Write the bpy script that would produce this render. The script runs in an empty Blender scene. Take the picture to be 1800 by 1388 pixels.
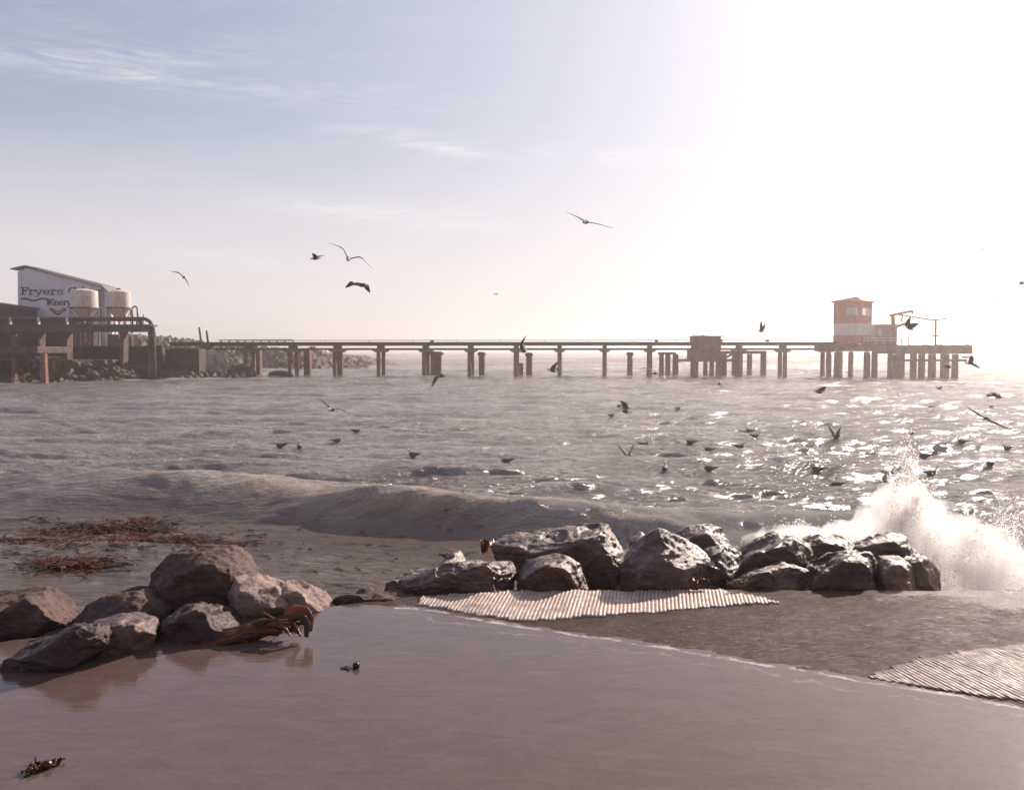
import bpy, bmesh, math, random
import numpy as np
from mathutils import Vector, Matrix

random.seed(7); RNG = np.random.default_rng(7)
SC = bpy.context.scene
COL = SC.collection
PI = math.pi

# ------------------------------------------------------------------ camera
CAM_H = 3.2
F = 1559.0                      # focal length in units of an 1800 px wide picture
PITCH = math.atan(78.0 / F)     # looking slightly down
cam_d = bpy.data.cameras.new('camera')
cam_d.sensor_width = 36.0
cam_d.lens = 36.0 * F / 1800.0
cam_d.clip_start = 0.1
cam_d.clip_end = 20000
cam = bpy.data.objects.new('camera', cam_d); COL.objects.link(cam)
cam.location = (0, 0, CAM_H)
cam.rotation_euler = (PI / 2 - PITCH, 0, 0)
SC.camera = cam

# ------------------------------------------------------------------ world, sun, exposure
SUN_EL = math.radians(27.0)
SUN_AZ = math.radians(37.0)     # to the right of the view axis (+Y)
SUN_DIR = Vector((math.sin(SUN_AZ) * math.cos(SUN_EL), math.cos(SUN_AZ) * math.cos(SUN_EL), math.sin(SUN_EL)))
SC.view_settings.view_transform = 'Standard'
SC.view_settings.look = 'None'
SC.view_settings.exposure = 0.75
SC.view_settings.gamma = 1.0
SC.view_settings.use_curve_mapping = False

world = bpy.data.worlds.new('World'); SC.world = world
world.use_nodes = True
wt = world.node_tree; wt.nodes.clear()


class NT:
    """small helper to write node trees"""
    def __init__(s, tree): s.t = tree
    def n(s, typ, **kw):
        nd = s.t.nodes.new(typ)
        for k, v in kw.items():
            setattr(nd, k, v)
        return nd
    def link(s, a, b): s.t.links.new(a, b)
    def put(s, sock, v):
        if hasattr(v, 'is_output'): s.t.links.new(v, sock)
        elif v is not None: sock.default_value = v
    def math(s, op, a, b=None, c=None, clamp=False):
        nd = s.n('ShaderNodeMath', operation=op, use_clamp=clamp)
        s.put(nd.inputs[0], a)
        if b is not None: s.put(nd.inputs[1], b)
        if c is not None: s.put(nd.inputs[2], c)
        return nd.outputs[0]
    def mix(s, fac, a, b, blend='MIX'):
        nd = s.n('ShaderNodeMix', data_type='RGBA', blend_type=blend)
        s.put(nd.inputs[0], fac); s.put(nd.inputs[6], a); s.put(nd.inputs[7], b)
        return nd.outputs[2]
    def ramp(s, fac, lo, hi, a=0.0, b=1.0):
        nd = s.n('ShaderNodeMapRange'); nd.interpolation_type = 'SMOOTHSTEP'
        s.put(nd.inputs[0], fac); s.put(nd.inputs[1], lo); s.put(nd.inputs[2], hi)
        s.put(nd.inputs[3], a); s.put(nd.inputs[4], b)
        return nd.outputs[0]
    def noise(s, vec, scale, detail=4.0, rough=0.55, dist=0.0, out=0):
        nd = s.n('ShaderNodeTexNoise')
        if vec is not None: s.link(vec, nd.inputs['Vector'])
        nd.inputs['Scale'].default_value = scale; nd.inputs['Detail'].default_value = detail
        nd.inputs['Roughness'].default_value = rough; nd.inputs['Distortion'].default_value = dist
        return nd.outputs[out]
    def vor(s, vec, scale, feature='F1', rnd=1.0, out=0):
        nd = s.n('ShaderNodeTexVoronoi', feature=feature)
        if vec is not None: s.link(vec, nd.inputs['Vector'])
        nd.inputs['Scale'].default_value = scale; nd.inputs['Randomness'].default_value = rnd
        return nd.outputs[out]
    def mapping(s, vec, scale=(1, 1, 1), rot=(0, 0, 0), loc=(0, 0, 0)):
        nd = s.n('ShaderNodeMapping')
        s.link(vec, nd.inputs[0]); nd.inputs['Location'].default_value = loc
        nd.inputs['Rotation'].default_value = rot; nd.inputs['Scale'].default_value = scale
        return nd.outputs[0]


w = NT(wt)
sky = w.n('ShaderNodeTexSky', sky_type='NISHITA')
sky.sun_disc = False
sky.sun_elevation = SUN_EL
sky.sun_rotation = SUN_AZ
sky.air_density = 1.0; sky.dust_density = 1.2; sky.ozone_density = 1.6
tc = w.n('ShaderNodeTexCoord')
sep = w.n('ShaderNodeSeparateXYZ'); w.link(tc.outputs['Generated'], sep.inputs[0])
X, Y, Z = sep.outputs
el = w.math('ARCTAN2', Z, w.math('SQRT', w.math('ADD', w.math('MULTIPLY', X, X), w.math('MULTIPLY', Y, Y))))
az = w.math('ARCTAN2', X, Y)
dotv = w.n('ShaderNodeVectorMath', operation='DOT_PRODUCT')
w.link(tc.outputs['Generated'], dotv.inputs[0]); dotv.inputs[1].default_value = SUN_DIR
ang = w.math('ARCCOSINE', dotv.outputs['Value'])
# the rose tinted sky of the evening: sky texture, slightly tinted
skyc = w.mix(1.0, sky.outputs[0], (1.00, 0.915, 0.935, 1), 'MULTIPLY')
skyc = w.mix(0.34, skyc, (2.0, 1.8, 2.1, 1))
# warm light band over the horizon
hz = w.ramp(w.math('ABSOLUTE', el), 0.0, 0.26, 1.0, 0.0)
skyc = w.mix(w.math('MULTIPLY', hz, 0.82), skyc, (10.2, 8.5, 7.4, 1))
# aureole of thin bright veil round the sun
au = w.math('EXPONENT', w.math('MULTIPLY', w.math('MULTIPLY', ang, ang), -1.0 / (0.50 ** 2)))
au = w.math('MULTIPLY', au, 0.33)
au = w.math('ADD', au, w.math('MULTIPLY', w.math('EXPONENT', w.math('MULTIPLY', ang, -4.2)), 0.15))
aucol = w.mix(1.0, (11.0, 10.3, 10.3, 1), au, 'MULTIPLY')
cmb = w.n('ShaderNodeCombineColor'); 
for i in range(3): w.link(au, cmb.inputs[i])
aucol = w.mix(1.0, (10.9, 10.4, 9.6, 1), cmb.outputs[0], 'MULTIPLY')
skyc = w.mix(1.0, skyc, aucol, 'ADD')
# cirrus streaks
cv = w.n('ShaderNodeCombineXYZ'); w.link(az, cv.inputs[0]); w.link(el, cv.inputs[1])
wisp = w.noise(w.mapping(cv.outputs[0], (2.2, 17.0, 1), (0, 0, 0.06)), 2.3, 9, 0.62, 0.9)
fine = w.noise(w.mapping(cv.outputs[0], (5.0, 36.0, 1), (0, 0, -0.05)), 3.1, 7, 0.65, 1.2)


def streak(az0, el0, half, thick, tilt):
    da = w.math('SUBTRACT', az, az0)
    de = w.math('SUBTRACT', w.math('SUBTRACT', el, el0), w.math('MULTIPLY', da, tilt))
    a = w.math('DIVIDE', da, half); b = w.math('DIVIDE', de, thick)
    g = w.math('ADD', w.math('MULTIPLY', a, a), w.math('MULTIPLY', b, b))
    return w.math('EXPONENT', w.math('MULTIPLY', g, -1.0))


def pa(px): return math.atan((px - 900) / F)
def pe(px, py): return math.atan((616 - py) / F) * math.cos(pa(px))


ST = [(pa(130), pe(130, 112), .13, .012, 0.10, .38), (pa(250), pe(250, 140), .15, .010, -.06, .45), (pa(790), pe(790, 262), .085, .010, -0.10, 1.0),
      (pa(1060), pe(1060, 280), .13, .010, -0.03, .8), (pa(700), pe(700, 383), .14, .012, -0.07, 1.0),
      (pa(300), pe(300, 450), .24, .012, -0.03, .55), (pa(620), pe(620, 170), .12, .012, -0.03, .25), (pa(90), pe(90, 290), .12, .01, 0, .25),
      (-1.0, 0.3, .3, .03, 0.05, .8), (1.4, 0.5, .3, .03, 0.05, .8), (2.5, 0.35, .4, .03, 0.02, .8), (-2.3, 0.5, .35, .03, 0.05, .8)]
tot = None
for (a0, e0, h_, t_, ti, am) in ST:
    g = w.math('MULTIPLY', streak(a0, e0, h_, t_, ti), am)
    tot = g if tot is None else w.math('ADD', tot, g)
bro = w.math('MULTIPLY', w.ramp(wisp, 0.30, 0.72), w.ramp(fine, 0.25, 0.7))
cl = w.math('MULTIPLY', w.math('ADD', w.math('MULTIPLY', tot, 1.25), 0.10), bro, clamp=True)
skyc = w.mix(w.math('MULTIPLY', cl, 0.8), skyc, (10.5, 9.4, 8.2, 1))
# soft roll-off of the glow towards the sun
def vm(op, a, b):
    nd = w.n('ShaderNodeVectorMath', operation=op); w.put(nd.inputs[0], a); w.put(nd.inputs[1], b); return nd.outputs[0]
skyc = vm('DIVIDE', vm('MULTIPLY', skyc, (1.80, 1.83, 1.97)), vm('ADD', vm('MULTIPLY', skyc, (.165, .165, .165)), (1.0, 1.0, 1.0)))
bg = w.n('ShaderNodeBackground'); w.link(skyc, bg.inputs[0]); bg.inputs[1].default_value = 0.078
wo = w.n('ShaderNodeOutputWorld'); w.link(bg.outputs[0], wo.inputs[0])
world.cycles.sampling_method = 'MANUAL'; world.cycles.sample_map_resolution = 1024

sl = bpy.data.lights.new('sun', 'SUN'); sl.energy = 4.6; sl.angle = math.radians(0.6); sl.color = (1.0, 0.84, 0.72)
sun = bpy.data.objects.new('sun', sl); COL.objects.link(sun)
sun.rotation_euler = (-SUN_DIR).to_track_quat('-Z', 'Y').to_euler()
sun.location = SUN_DIR * 50

SC.cycles.max_bounces = 7; SC.cycles.diffuse_bounces = 3; SC.cycles.glossy_bounces = 4
SC.cycles.transparent_max_bounces = 24; SC.cycles.volume_bounces = 3; SC.cycles.caustics_reflective = False
SC.cycles.sample_clamp_indirect = 6.0
SC.cycles.use_denoising = True

# ------------------------------------------------------------------ picture point -> world point
CP, SP = math.cos(PITCH), math.sin(PITCH)
def ray(px, py):
    u = (px - 900) / F; v = -(py - 694) / F
    return Vector((u, CP + v * SP, -SP + v * CP))
def P(px, py, Yd):
    d = ray(px, py); return Vector((0, 0, CAM_H)) + d * (Yd / d.y)
def G(px, py, z):
    d = ray(px, py); return Vector((0, 0, CAM_H)) + d * ((z - CAM_H) / d.z)

# ------------------------------------------------------------------ numpy noise
def _h(i, j, k, seed):
    n = (i.astype(np.int64) * 374761393 + j.astype(np.int64) * 668265263 + k.astype(np.int64) * 2147483647 + seed * 1274126177) & 0xffffffff
    n = ((n ^ (n >> 13)) * 1274126177) & 0xffffffff
    n = ((n ^ (n >> 16)) * 2246822519) & 0xffffffff
    return ((n ^ (n >> 15)) & 0xffffff) / float(0xffffff)
def vn(x, y, z=None, seed=0):
    x = np.asarray(x, float); y = np.asarray(y, float)
    z = np.zeros_like(x) if z is None else np.asarray(z, float)
    i, j, k = np.floor(x), np.floor(y), np.floor(z)
    fx, fy, fz = x - i, y - j, z - k
    fx = fx * fx * (3 - 2 * fx); fy = fy * fy * (3 - 2 * fy); fz = fz * fz * (3 - 2 * fz)
    r = 0
    for a in (0, 1):
        for b in (0, 1):
            for c in (0, 1):
                wgt = (fx if a else 1 - fx) * (fy if b else 1 - fy) * (fz if c else 1 - fz)
                r = r + wgt * _h(i + a, j + b, k + c, seed)
    return r * 2 - 1
def fbm(x, y, z=None, o=4, seed=0, gain=0.5):
    r = 0; a = 1.0; s = 1.0; z = np.zeros_like(np.asarray(x, float)) if z is None else z
    for q in range(o):
        r = r + a * vn(x * s, y * s, z * s, seed + q * 17); a *= gain; s *= 2.03
    return r
def sm(x, a, b):
    t = np.clip((x - a) / (b - a), 0, 1); return t * t * (3 - 2 * t)

# ------------------------------------------------------------------ object helpers
def mesh_np(name, co, faces, mats=(), smooth=True, parent=None, attrs=None, mi=None):
    """faces: (n,k) array of quads or triangles, or a list of lists"""
    me = bpy.data.meshes.new(name)
    if isinstance(faces, np.ndarray):
        co = np.asarray(co, np.float32); k = faces.shape[1]; n = faces.shape[0]
        me.vertices.add(len(co)); me.vertices.foreach_set('co', co.ravel())
        me.loops.add(n * k); me.polygons.add(n)
        me.loops.foreach_set('vertex_index', faces.astype(np.int32).ravel())
        me.polygons.foreach_set('loop_start', np.arange(0, n * k, k, dtype=np.int32))
        me.update(calc_edges=True)
    else:
        me.from_pydata([tuple(c) for c in co], [], faces); me.update()
    me.validate(verbose=False)
    me.polygons.foreach_set('use_smooth', np.full(len(me.polygons), smooth))
    if mi is not None: me.polygons.foreach_set('material_index', np.asarray(mi, np.int32))
    for m in mats: me.materials.append(m)
    for k_, v in (attrs or {}).items():
        a = me.attributes.new(k_, 'FLOAT', 'POINT'); a.data.foreach_set('value', np.asarray(v, np.float32))
    o = bpy.data.objects.new(name, me); COL.objects.link(o)
    if parent: o.parent = parent
    return o


def tag(o, label=None, cat=None, group=None, kind=None):
    if label: o['label'] = label
    if cat: o['category'] = cat
    if group: o['group'] = group
    if kind: o['kind'] = kind
    return o


def empty(name, loc, rz=0.0):
    o = bpy.data.objects.new(name, None); COL.objects.link(o); o.location = loc; o.rotation_euler = (0, 0, rz)
    o.empty_display_size = 0.3
    return o


class MB:
    """collects boxes, bars, tubes and builds ONE mesh object"""
    def __init__(s): s.v = []; s.f = []
    def add(s, v, f):
        b = len(s.v); s.v += [tuple(q) for q in v]; s.f += [[i + b for i in q] for q in f]; return s
    def box(s, x0, x1, y0, y1, z0, z1, top=1.0, jit=0.0):
        cx, cy = (x0 + x1) / 2, (y0 + y1) / 2; hx, hy = (x1 - x0) / 2, (y1 - y0) / 2
        j = lambda: random.uniform(-jit, jit)
        v = [(cx + a * hx + j(), cy + b * hy + j(), z0) for a, b in ((-1, -1), (1, -1), (1, 1), (-1, 1))]
        v += [(cx + a * hx * top + j(), cy + b * hy * top + j(), z1 + j()) for a, b in ((-1, -1), (1, -1), (1, 1), (-1, 1))]
        return s.add(v, [[0, 3, 2, 1], [4, 5, 6, 7], [0, 1, 5, 4], [1, 2, 6, 5], [2, 3, 7, 6], [3, 0, 4, 7]])
    def tube(s, pts, r, n=8, r2=None):
        pts = [Vector(p) for p in pts]; m = len(pts); rings = []
        for i, p in enumerate(pts):
            t = (pts[min(i + 1, m - 1)] - pts[max(i - 1, 0)]).normalized()
            up = Vector((0, 0, 1)) if abs(t.z) < 0.9 else Vector((1, 0, 0))
            a = t.cross(up).normalized(); b = t.cross(a).normalized()
            rr = r if r2 is None else r + (r2 - r) * i / (m - 1)
            rings.append([p + a * math.cos(2 * PI * k / n) * rr + b * math.sin(2 * PI * k / n) * rr for k in range(n)])
        v = [q for R_ in rings for q in R_]; f = []
        for i in range(m - 1):
            for k in range(n):
                f.append([i * n + k, i * n + (k + 1) % n, (i + 1) * n + (k + 1) % n, (i + 1) * n + k])
        f.append(list(range(n))[::-1]); f.append([(m - 1) * n + k for k in range(n)])
        return s.add(v, f)
    def bar(s, p, q, wd, ht):
        p, q = Vector(p), Vector(q); t = (q - p).normalized()
        up = Vector((0, 0, 1)) if abs(t.z) < 0.95 else Vector((0, 1, 0))
        a = t.cross(up).normalized() * wd / 2; b = a.cross(t).normalized() * ht / 2
        v = [p - a - b, p + a - b, p + a + b, p - a + b, q - a - b, q + a - b, q + a + b, q - a + b]
        return s.add(v, [[0, 1, 2, 3], [7, 6, 5, 4], [0, 4, 5, 1], [1, 5, 6, 2], [2, 6, 7, 3], [3, 7, 4, 0]])
    def lathe(s, prof, c=(0, 0, 0), n=20):
        """prof: list of (radius, z)"""
        v = []; f = []
        for r, z in prof:
            v += [(c[0] + r * math.cos(2 * PI * k / n), c[1] + r * math.sin(2 * PI * k / n), c[2] + z) for k in range(n)]
        for i in range(len(prof) - 1):
            for k in range(n):
                f.append([i * n + k, i * n + (k + 1) % n, (i + 1) * n + (k + 1) % n, (i + 1) * n + k])
        f.append(list(range(n))[::-1]); f.append([(len(prof) - 1) * n + k for k in range(n)])
        return s.add(v, f)
    def prism(s, poly, y0, y1):
        """poly of (x,z) in the front plane, extruded in y"""
        n = len(poly)
        v = [(x, y0, z) for x, z in poly] + [(x, y1, z) for x, z in poly]
        f = [list(range(n)), [n + i for i in range(n)][::-1]] + [[i, n + i, n + (i + 1) % n, (i + 1) % n] for i in range(n)]
        return s.add(v, f)
    def build(s, name, mat, parent=None, smooth=False, bevel=0.0):
        o = mesh_np(name, s.v, s.f, (mat,), smooth, parent)
        bm = bmesh.new(); bm.from_mesh(o.data); bmesh.ops.recalc_face_normals(bm, faces=bm.faces)
        if bevel: bmesh.ops.bevel(bm, geom=list(bm.edges), offset=bevel, segments=1, affect='EDGES')
        bm.to_mesh(o.data); bm.free()
        return o


def dup(o, parent=None, **kw):
    c = o.copy(); COL.objects.link(c)
    if parent: c.parent = parent
    return c

# ------------------------------------------------------------------ materials
MATS = {}
def new_mat(name):
    m = bpy.data.materials.new(name); m.use_nodes = True
    t = m.node_tree; t.nodes.clear(); n = NT(t)
    out = n.n('ShaderNodeOutputMaterial'); MATS[name] = m
    return m, n, out


def solid(name, c1, c2, rough=0.7, scale=3.0, bump=0.3, bscale=None, stain=None, stretch=(1, 1, 1), metal=0.0, spec=0.4, coat=0.0, dist=0.02):
    """weathered surface: two tones of colour, fine relief, darker stains"""
    m, n, out = new_mat(name)
    tcn = n.n('ShaderNodeTexCoord'); v = n.mapping(tcn.outputs['Object'], stretch)
    f = n.noise(v, scale, 8, 0.62)
    col = n.mix(n.ramp(f, 0.32, 0.68), (*c1, 1), (*c2, 1))
    if stain:
        sv = n.mapping(tcn.outputs['Object'], (1.2, 1.2, 0.22))
        col = n.mix(n.math('MULTIPLY', n.ramp(n.noise(sv, scale * 0.9, 6, 0.7), 0.48, 0.66), 0.8), col, (*stain, 1))
    b = n.n('ShaderNodeBsdfPrincipled'); n.link(col, b.inputs['Base Color'])
    n.link(n.ramp(n.noise(v, scale * 2.3, 4), 0.3, 0.7, rough * 0.8, min(1, rough * 1.15)), b.inputs['Roughness'])
    b.inputs['Metallic'].default_value = metal; b.inputs['Specular IOR Level'].default_value = spec
    b.inputs['Coat Weight'].default_value = coat
    bp = n.n('ShaderNodeBump'); bp.inputs['Strength'].default_value = bump; bp.inputs['Distance'].default_value = dist
    n.link(n.noise(v, bscale or scale * 5, 6, 0.65), bp.inputs['Height']); n.link(bp.outputs[0], b.inputs['Normal'])
    n.link(b.outputs[0], out.inputs[0])
    return m


M_CONC = solid('weathered_concrete', (.125, .058, .040), (.20, .105, .075), .85, 1.2, .5, stain=(.07, .04, .03))
M_CONCD = solid('dark_tidal_concrete', (.035, .02, .017), (.065, .038, .031), .75, .8, .6, stain=(.022, .014, .012))
M_CONCM = solid('mid_brown_concrete', (.06, .034, .027), (.12, .072, .055), .8, 1.0, .6, stain=(.03, .018, .014))  # brown tone midway between the weathered and the dark concrete
M_CONCL = solid('pale_tan_concrete', (.42, .33, .26), (.55, .45, .37), .85, .9, .4, stain=(.25, .15, .1))  # pale tan as the block's own colour
M_WALL = solid('lavender_white_wall_paint', (.60, .55, .60), (.70, .64, .67), .8, .35, .15, stain=(.48, .42, .45))
M_TRIM = solid('grey_painted_trim', (.12, .12, .11), (.17, .16, .15), .6, 2, .2)
M_LETTER = solid('dark_sign_paint', (.03, .02, .03), (.05, .03, .045), .7, 3, .1)
M_SILO = solid('cream_fibreglass', (.62, .50, .43), (.72, .60, .53), .5, .8, .12, stain=(.45, .33, .27))
M_PIPE = solid('dark_bitumen_pipe', (.05, .038, .04), (.09, .06, .055), .5, 1.5, .3)
M_RUST = solid('rusty_steel', (.16, .07, .045), (.28, .13, .08), .8, 2.5, .5, stain=(.08, .035, .025))
M_DECK = solid('grey_pier_deck', (.06, .042, .04), (.11, .08, .073), .8, 1.0, .4)
M_RED = solid('faded_red_paint', (.34, .11, .06), (.44, .16, .09), .75, 1.5, .3, stain=(.22, .08, .05))
M_WHITE = solid('faded_white_paint', (.62, .54, .50), (.72, .64, .60), .75, 1.5, .3, stain=(.45, .36, .32))
M_ROOF = solid('dark_roof_sheet', (.05, .035, .035), (.09, .06, .055), .7, 1.5, .3)
M_SHADE = solid('grey_hut_paint', (.22, .20, .22), (.30, .27, .28), .8, 1.2, .2)


def glass_mat():
    m, n, out = new_mat('window_glass')
    a = n.n('ShaderNodeBsdfTransparent'); a.inputs[0].default_value = (.86, .86, .86, 1)
    g = n.n('ShaderNodeBsdfGlossy'); g.inputs['Roughness'].default_value = 0.06
    x = n.n('ShaderNodeMixShader'); x.inputs[0].default_value = 0.18
    n.link(a.outputs[0], x.inputs[1]); n.link(g.outputs[0], x.inputs[2]); n.link(x.outputs[0], out.inputs[0])
    return m
M_GLASS = glass_mat()


def rock_mat(name, c1, c2, wet, warm=None):
    m, n, out = new_mat(name)
    tcn = n.n('ShaderNodeTexCoord'); geo = n.n('ShaderNodeNewGeometry')
    pos = geo.outputs['Position']
    v = n.mapping(pos, (1.0, 1.0, 1.0))
    strat = n.mapping(pos, (3.0, 3.0, 14.0), (0.5, 0.25, 0.3))
    big = n.noise(v, 2.4, 7, 0.62); lay = n.noise(strat, 1.6, 8, 0.62, 0.7)
    col = n.mix(n.ramp(n.math('ADD', n.math('MULTIPLY', big, .5), n.math('MULTIPLY', lay, .5)), .40, .60), (*c1, 1), (*c2, 1))
    if warm: col = n.mix(n.math('MULTIPLY', n.ramp(n.noise(v, 4.3, 5, .6), .52, .68), .6), col, (*warm, 1))
    b = n.n('ShaderNodeBsdfPrincipled'); n.link(col, b.inputs['Base Color'])
    gr = n.noise(v, 55, 4, 0.7)
    if wet:
        wn = n.ramp(n.noise(v, 3.0, 5, .6), .38, .58)
        n.link(n.math('ADD', n.math('MULTIPLY', wn, -0.26), n.math('ADD', .58, n.math('MULTIPLY', gr, .1))), b.inputs['Roughness'])
        b.inputs['Specular IOR Level'].default_value = 0.5 if wet is True else .3
        b.inputs['Coat Weight'].default_value = 0.26 if wet is True else .05; b.inputs['Coat Roughness'].default_value = 0.24 if wet is True else .4
    else:
        b.inputs['Roughness'].default_value = .8
    hsum = n.math('ADD', n.math('MULTIPLY', lay, 1.0), n.math('MULTIPLY', n.noise(v, 13, 8, .68), .7))
    b1 = n.n('ShaderNodeBump'); b1.inputs['Strength'].default_value = .9; b1.inputs['Distance'].default_value = .03
    n.link(hsum, b1.inputs['Height'])
    b2 = n.n('ShaderNodeBump'); b2.inputs['Strength'].default_value = .8; b2.inputs['Distance'].default_value = .008
    n.link(gr, b2.inputs['Height']); n.link(b1.outputs[0], b2.inputs['Normal'])
    n.link(b2.outputs[0], b.inputs['Normal']); n.link(b2.outputs[0], b.inputs['Coat Normal'])
    n.link(b.outputs[0], out.inputs[0])
    return m
M_ROCKDRY = rock_mat('damp_brown_rock', (.050, .021, .018), (.100, .052, .042), False, (.14, .09, .072))
M_ROCKPALE = rock_mat('pale_grained_rock', (.15, .098, .080), (.32, .23, .19), False, (.07, .042, .035))
M_ROCKWET = rock_mat('wet_dark_rock', (.066, .030, .023), (.125, .066, .052), True)
M_SLATE = rock_mat('wet_grey_slate_rock', (.034, .016, .014), (.062, .034, .030), 'damp')
M_LAND = rock_mat('far_headland_rock', (.05, .028, .021), (.10, .06, .046), False, (.19, .13, .10))


def water_mat():
    m, n, out = new_mat('murky_sea_water')
    geo = n.n('ShaderNodeNewGeometry'); pos = geo.outputs['Position']
    A = lambda k: n.n('ShaderNodeAttribute', attribute_name=k).outputs['Fac']
    foam, thin, calm = A('foam'), A('thin'), A('calm')
    p1 = n.mapping(pos, (0.8, 1.5, 1.0))
    c = n.mix(n.ramp(n.noise(p1, .35, 5), .35, .65), (.190, .163, .152, 1), (.310, .272, .245, 1))
    c = n.mix(n.math('MULTIPLY', calm, .8), c, (.085, .058, .046, 1))
    c = n.mix(n.math('MULTIPLY', thin, n.ramp(n.noise(n.mapping(pos, (2.5, 1, 1)), 1.3, 5, .6), .2, .7, .55, 1.0)), c, (.48, .32, .21, 1))  # sandy crest tint of stirred sediment, also painting its backlit glow
    # foam lace
    warp = n.noise(pos, 1.4, 4, .6, out=1)
    wv = n.n('ShaderNodeVectorMath', operation='ADD'); n.link(pos, wv.inputs[0])
    ws = n.n('ShaderNodeVectorMath', operation='SCALE'); n.link(warp, ws.inputs[0]); ws.inputs['Scale'].default_value = 0.7
    n.link(ws.outputs[0], wv.inputs[1])
    fv = n.mapping(wv.outputs[0], (1.0, .7, 1.0))
    cells = n.vor(fv, 3.6, 'DISTANCE_TO_EDGE')
    lace = n.ramp(cells, .02, .22, 1.0, 0.0)
    bl = n.noise(n.mapping(wv.outputs[0], (1.0, .55, 1.0)), 5.5, 8, .72)
    fm = n.math('ADD', n.math('MULTIPLY', foam, 1.2), n.math('ADD', n.math('MULTIPLY', lace, .38), n.math('MULTIPLY', n.math('SUBTRACT', bl, .5), 2.3)))
    fmask = n.math('MULTIPLY', n.ramp(fm, .62, .86), n.ramp(foam, .02, .18))
    b = n.n('ShaderNodeBsdfPrincipled')
    n.link(c, b.inputs['Base Color']); b.inputs['IOR'].default_value = 1.34
    b.inputs['Roughness'].default_value = .11
    # small wind ripples
    r1 = n.noise(n.mapping(pos, (.8, 2.4, 1), (0, 0, .12)), 3.4, 6, .62, .3)
    r2 = n.noise(n.mapping(pos, (.8, 2.0, 1), (0, 0, -.2)), 10, 4, .6, .3)
    r0 = n.noise(n.mapping(pos, (.42, 1.15, 1), (0, 0, .10)), 1.9, 4, .55, .5)
    r0 = n.math('SUBTRACT', 1.0, n.math('MULTIPLY', n.math('ABSOLUTE', n.math('SUBTRACT', r0, .5)), 3.2))
    hh = n.math('ADD', n.math('ADD', n.math('MULTIPLY', r1, 1.0), n.math('MULTIPLY', r0, .55)), n.math('MULTIPLY', r2, .28))
    bp = n.n('ShaderNodeBump'); bp.inputs['Distance'].default_value = .24
    n.link(n.ramp(calm, 0, 1, 1.0, .42), bp.inputs['Strength'])
    n.link(hh, bp.inputs['Height']); n.link(bp.outputs[0], b.inputs['Normal'])
    fd = n.n('ShaderNodeBsdfDiffuse'); fd.inputs[0].default_value = (.78, .74, .70, 1)
    ft = n.n('ShaderNodeBsdfTranslucent'); ft.inputs[0].default_value = (.8, .74, .68, 1)
    fb = n.n('ShaderNodeBump'); fb.inputs['Distance'].default_value = .12; fb.inputs['Strength'].default_value = .8
    n.link(n.noise(pos, 9, 7, .7), fb.inputs['Height']); n.link(fb.outputs[0], fd.inputs['Normal'])
    fx = n.n('ShaderNodeMixShader'); fx.inputs[0].default_value = .6
    n.link(fd.outputs[0], fx.inputs[1]); n.link(ft.outputs[0], fx.inputs[2])
    mx = n.n('ShaderNodeMixShader'); n.link(n.math('MULTIPLY', fmask, .92), mx.inputs[0])
    n.link(b.outputs[0], mx.inputs[1]); n.link(fx.outputs[0], mx.inputs[2])
    n.link(mx.outputs[0], out.inputs[0])
    return m
M_SEA = water_mat()


def film_mat():
    m, n, out = new_mat('still_water_film')
    geo = n.n('ShaderNodeNewGeometry'); pos = geo.outputs['Position']
    edge = n.n('ShaderNodeAttribute', attribute_name='edge').outputs['Fac']
    st = n.mapping(pos, (1.0, 1.5, 1), (0, 0, .35))
    c = n.mix(n.ramp(n.noise(st, 3.2, 10, .8, .2), .3, .7), (.090, .057, .050, 1), (.122, .080, .070, 1))
    warp = n.noise(pos, 3.0, 5, .65)
    lace = n.ramp(n.math('ABSOLUTE', n.math('SUBTRACT', n.math('ADD', edge, n.math('MULTIPLY', n.math('SUBTRACT', warp, .5), .30)), .10)), 0.0, .035, 1, 0)
    lace2 = n.ramp(n.math('ABSOLUTE', n.math('SUBTRACT', n.math('ADD', edge, n.math('MULTIPLY', n.math('SUBTRACT', n.noise(pos, 2.1, 6, .7), .5), .75)), .30)), 0.0, .03, .25, 0)
    lm = n.math('MULTIPLY', n.math('MAXIMUM', lace, lace2), n.ramp(n.noise(pos, 6, 4, .6), .38, .6))
    lm = n.math('MULTIPLY', lm, n.ramp(edge, .45, .8, 1, 0))
    c = n.mix(n.math('MULTIPLY', lm, .8), c, (.62, .56, .52, 1))
    b = n.n('ShaderNodeBsdfPrincipled'); n.link(c, b.inputs['Base Color'])
    b.inputs['IOR'].default_value = 1.40; b.inputs['Roughness'].default_value = .10
    b.inputs['Specular IOR Level'].default_value = .5
    rp = n.math('ADD', n.noise(n.mapping(pos, (1, 2.6, 1), (0, 0, .3)), 2.2, 5, .55, .6), n.math('MULTIPLY', n.noise(pos, 26, 3, .6), .05))
    bp = n.n('ShaderNodeBump'); bp.inputs['Strength'].default_value = .22; bp.inputs['Distance'].default_value = .02
    n.link(rp, bp.inputs['Height']); n.link(bp.outputs[0], b.inputs['Normal'])
    n.link(b.outputs[0], out.inputs[0])
    return m
M_FILM = film_mat()


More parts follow.
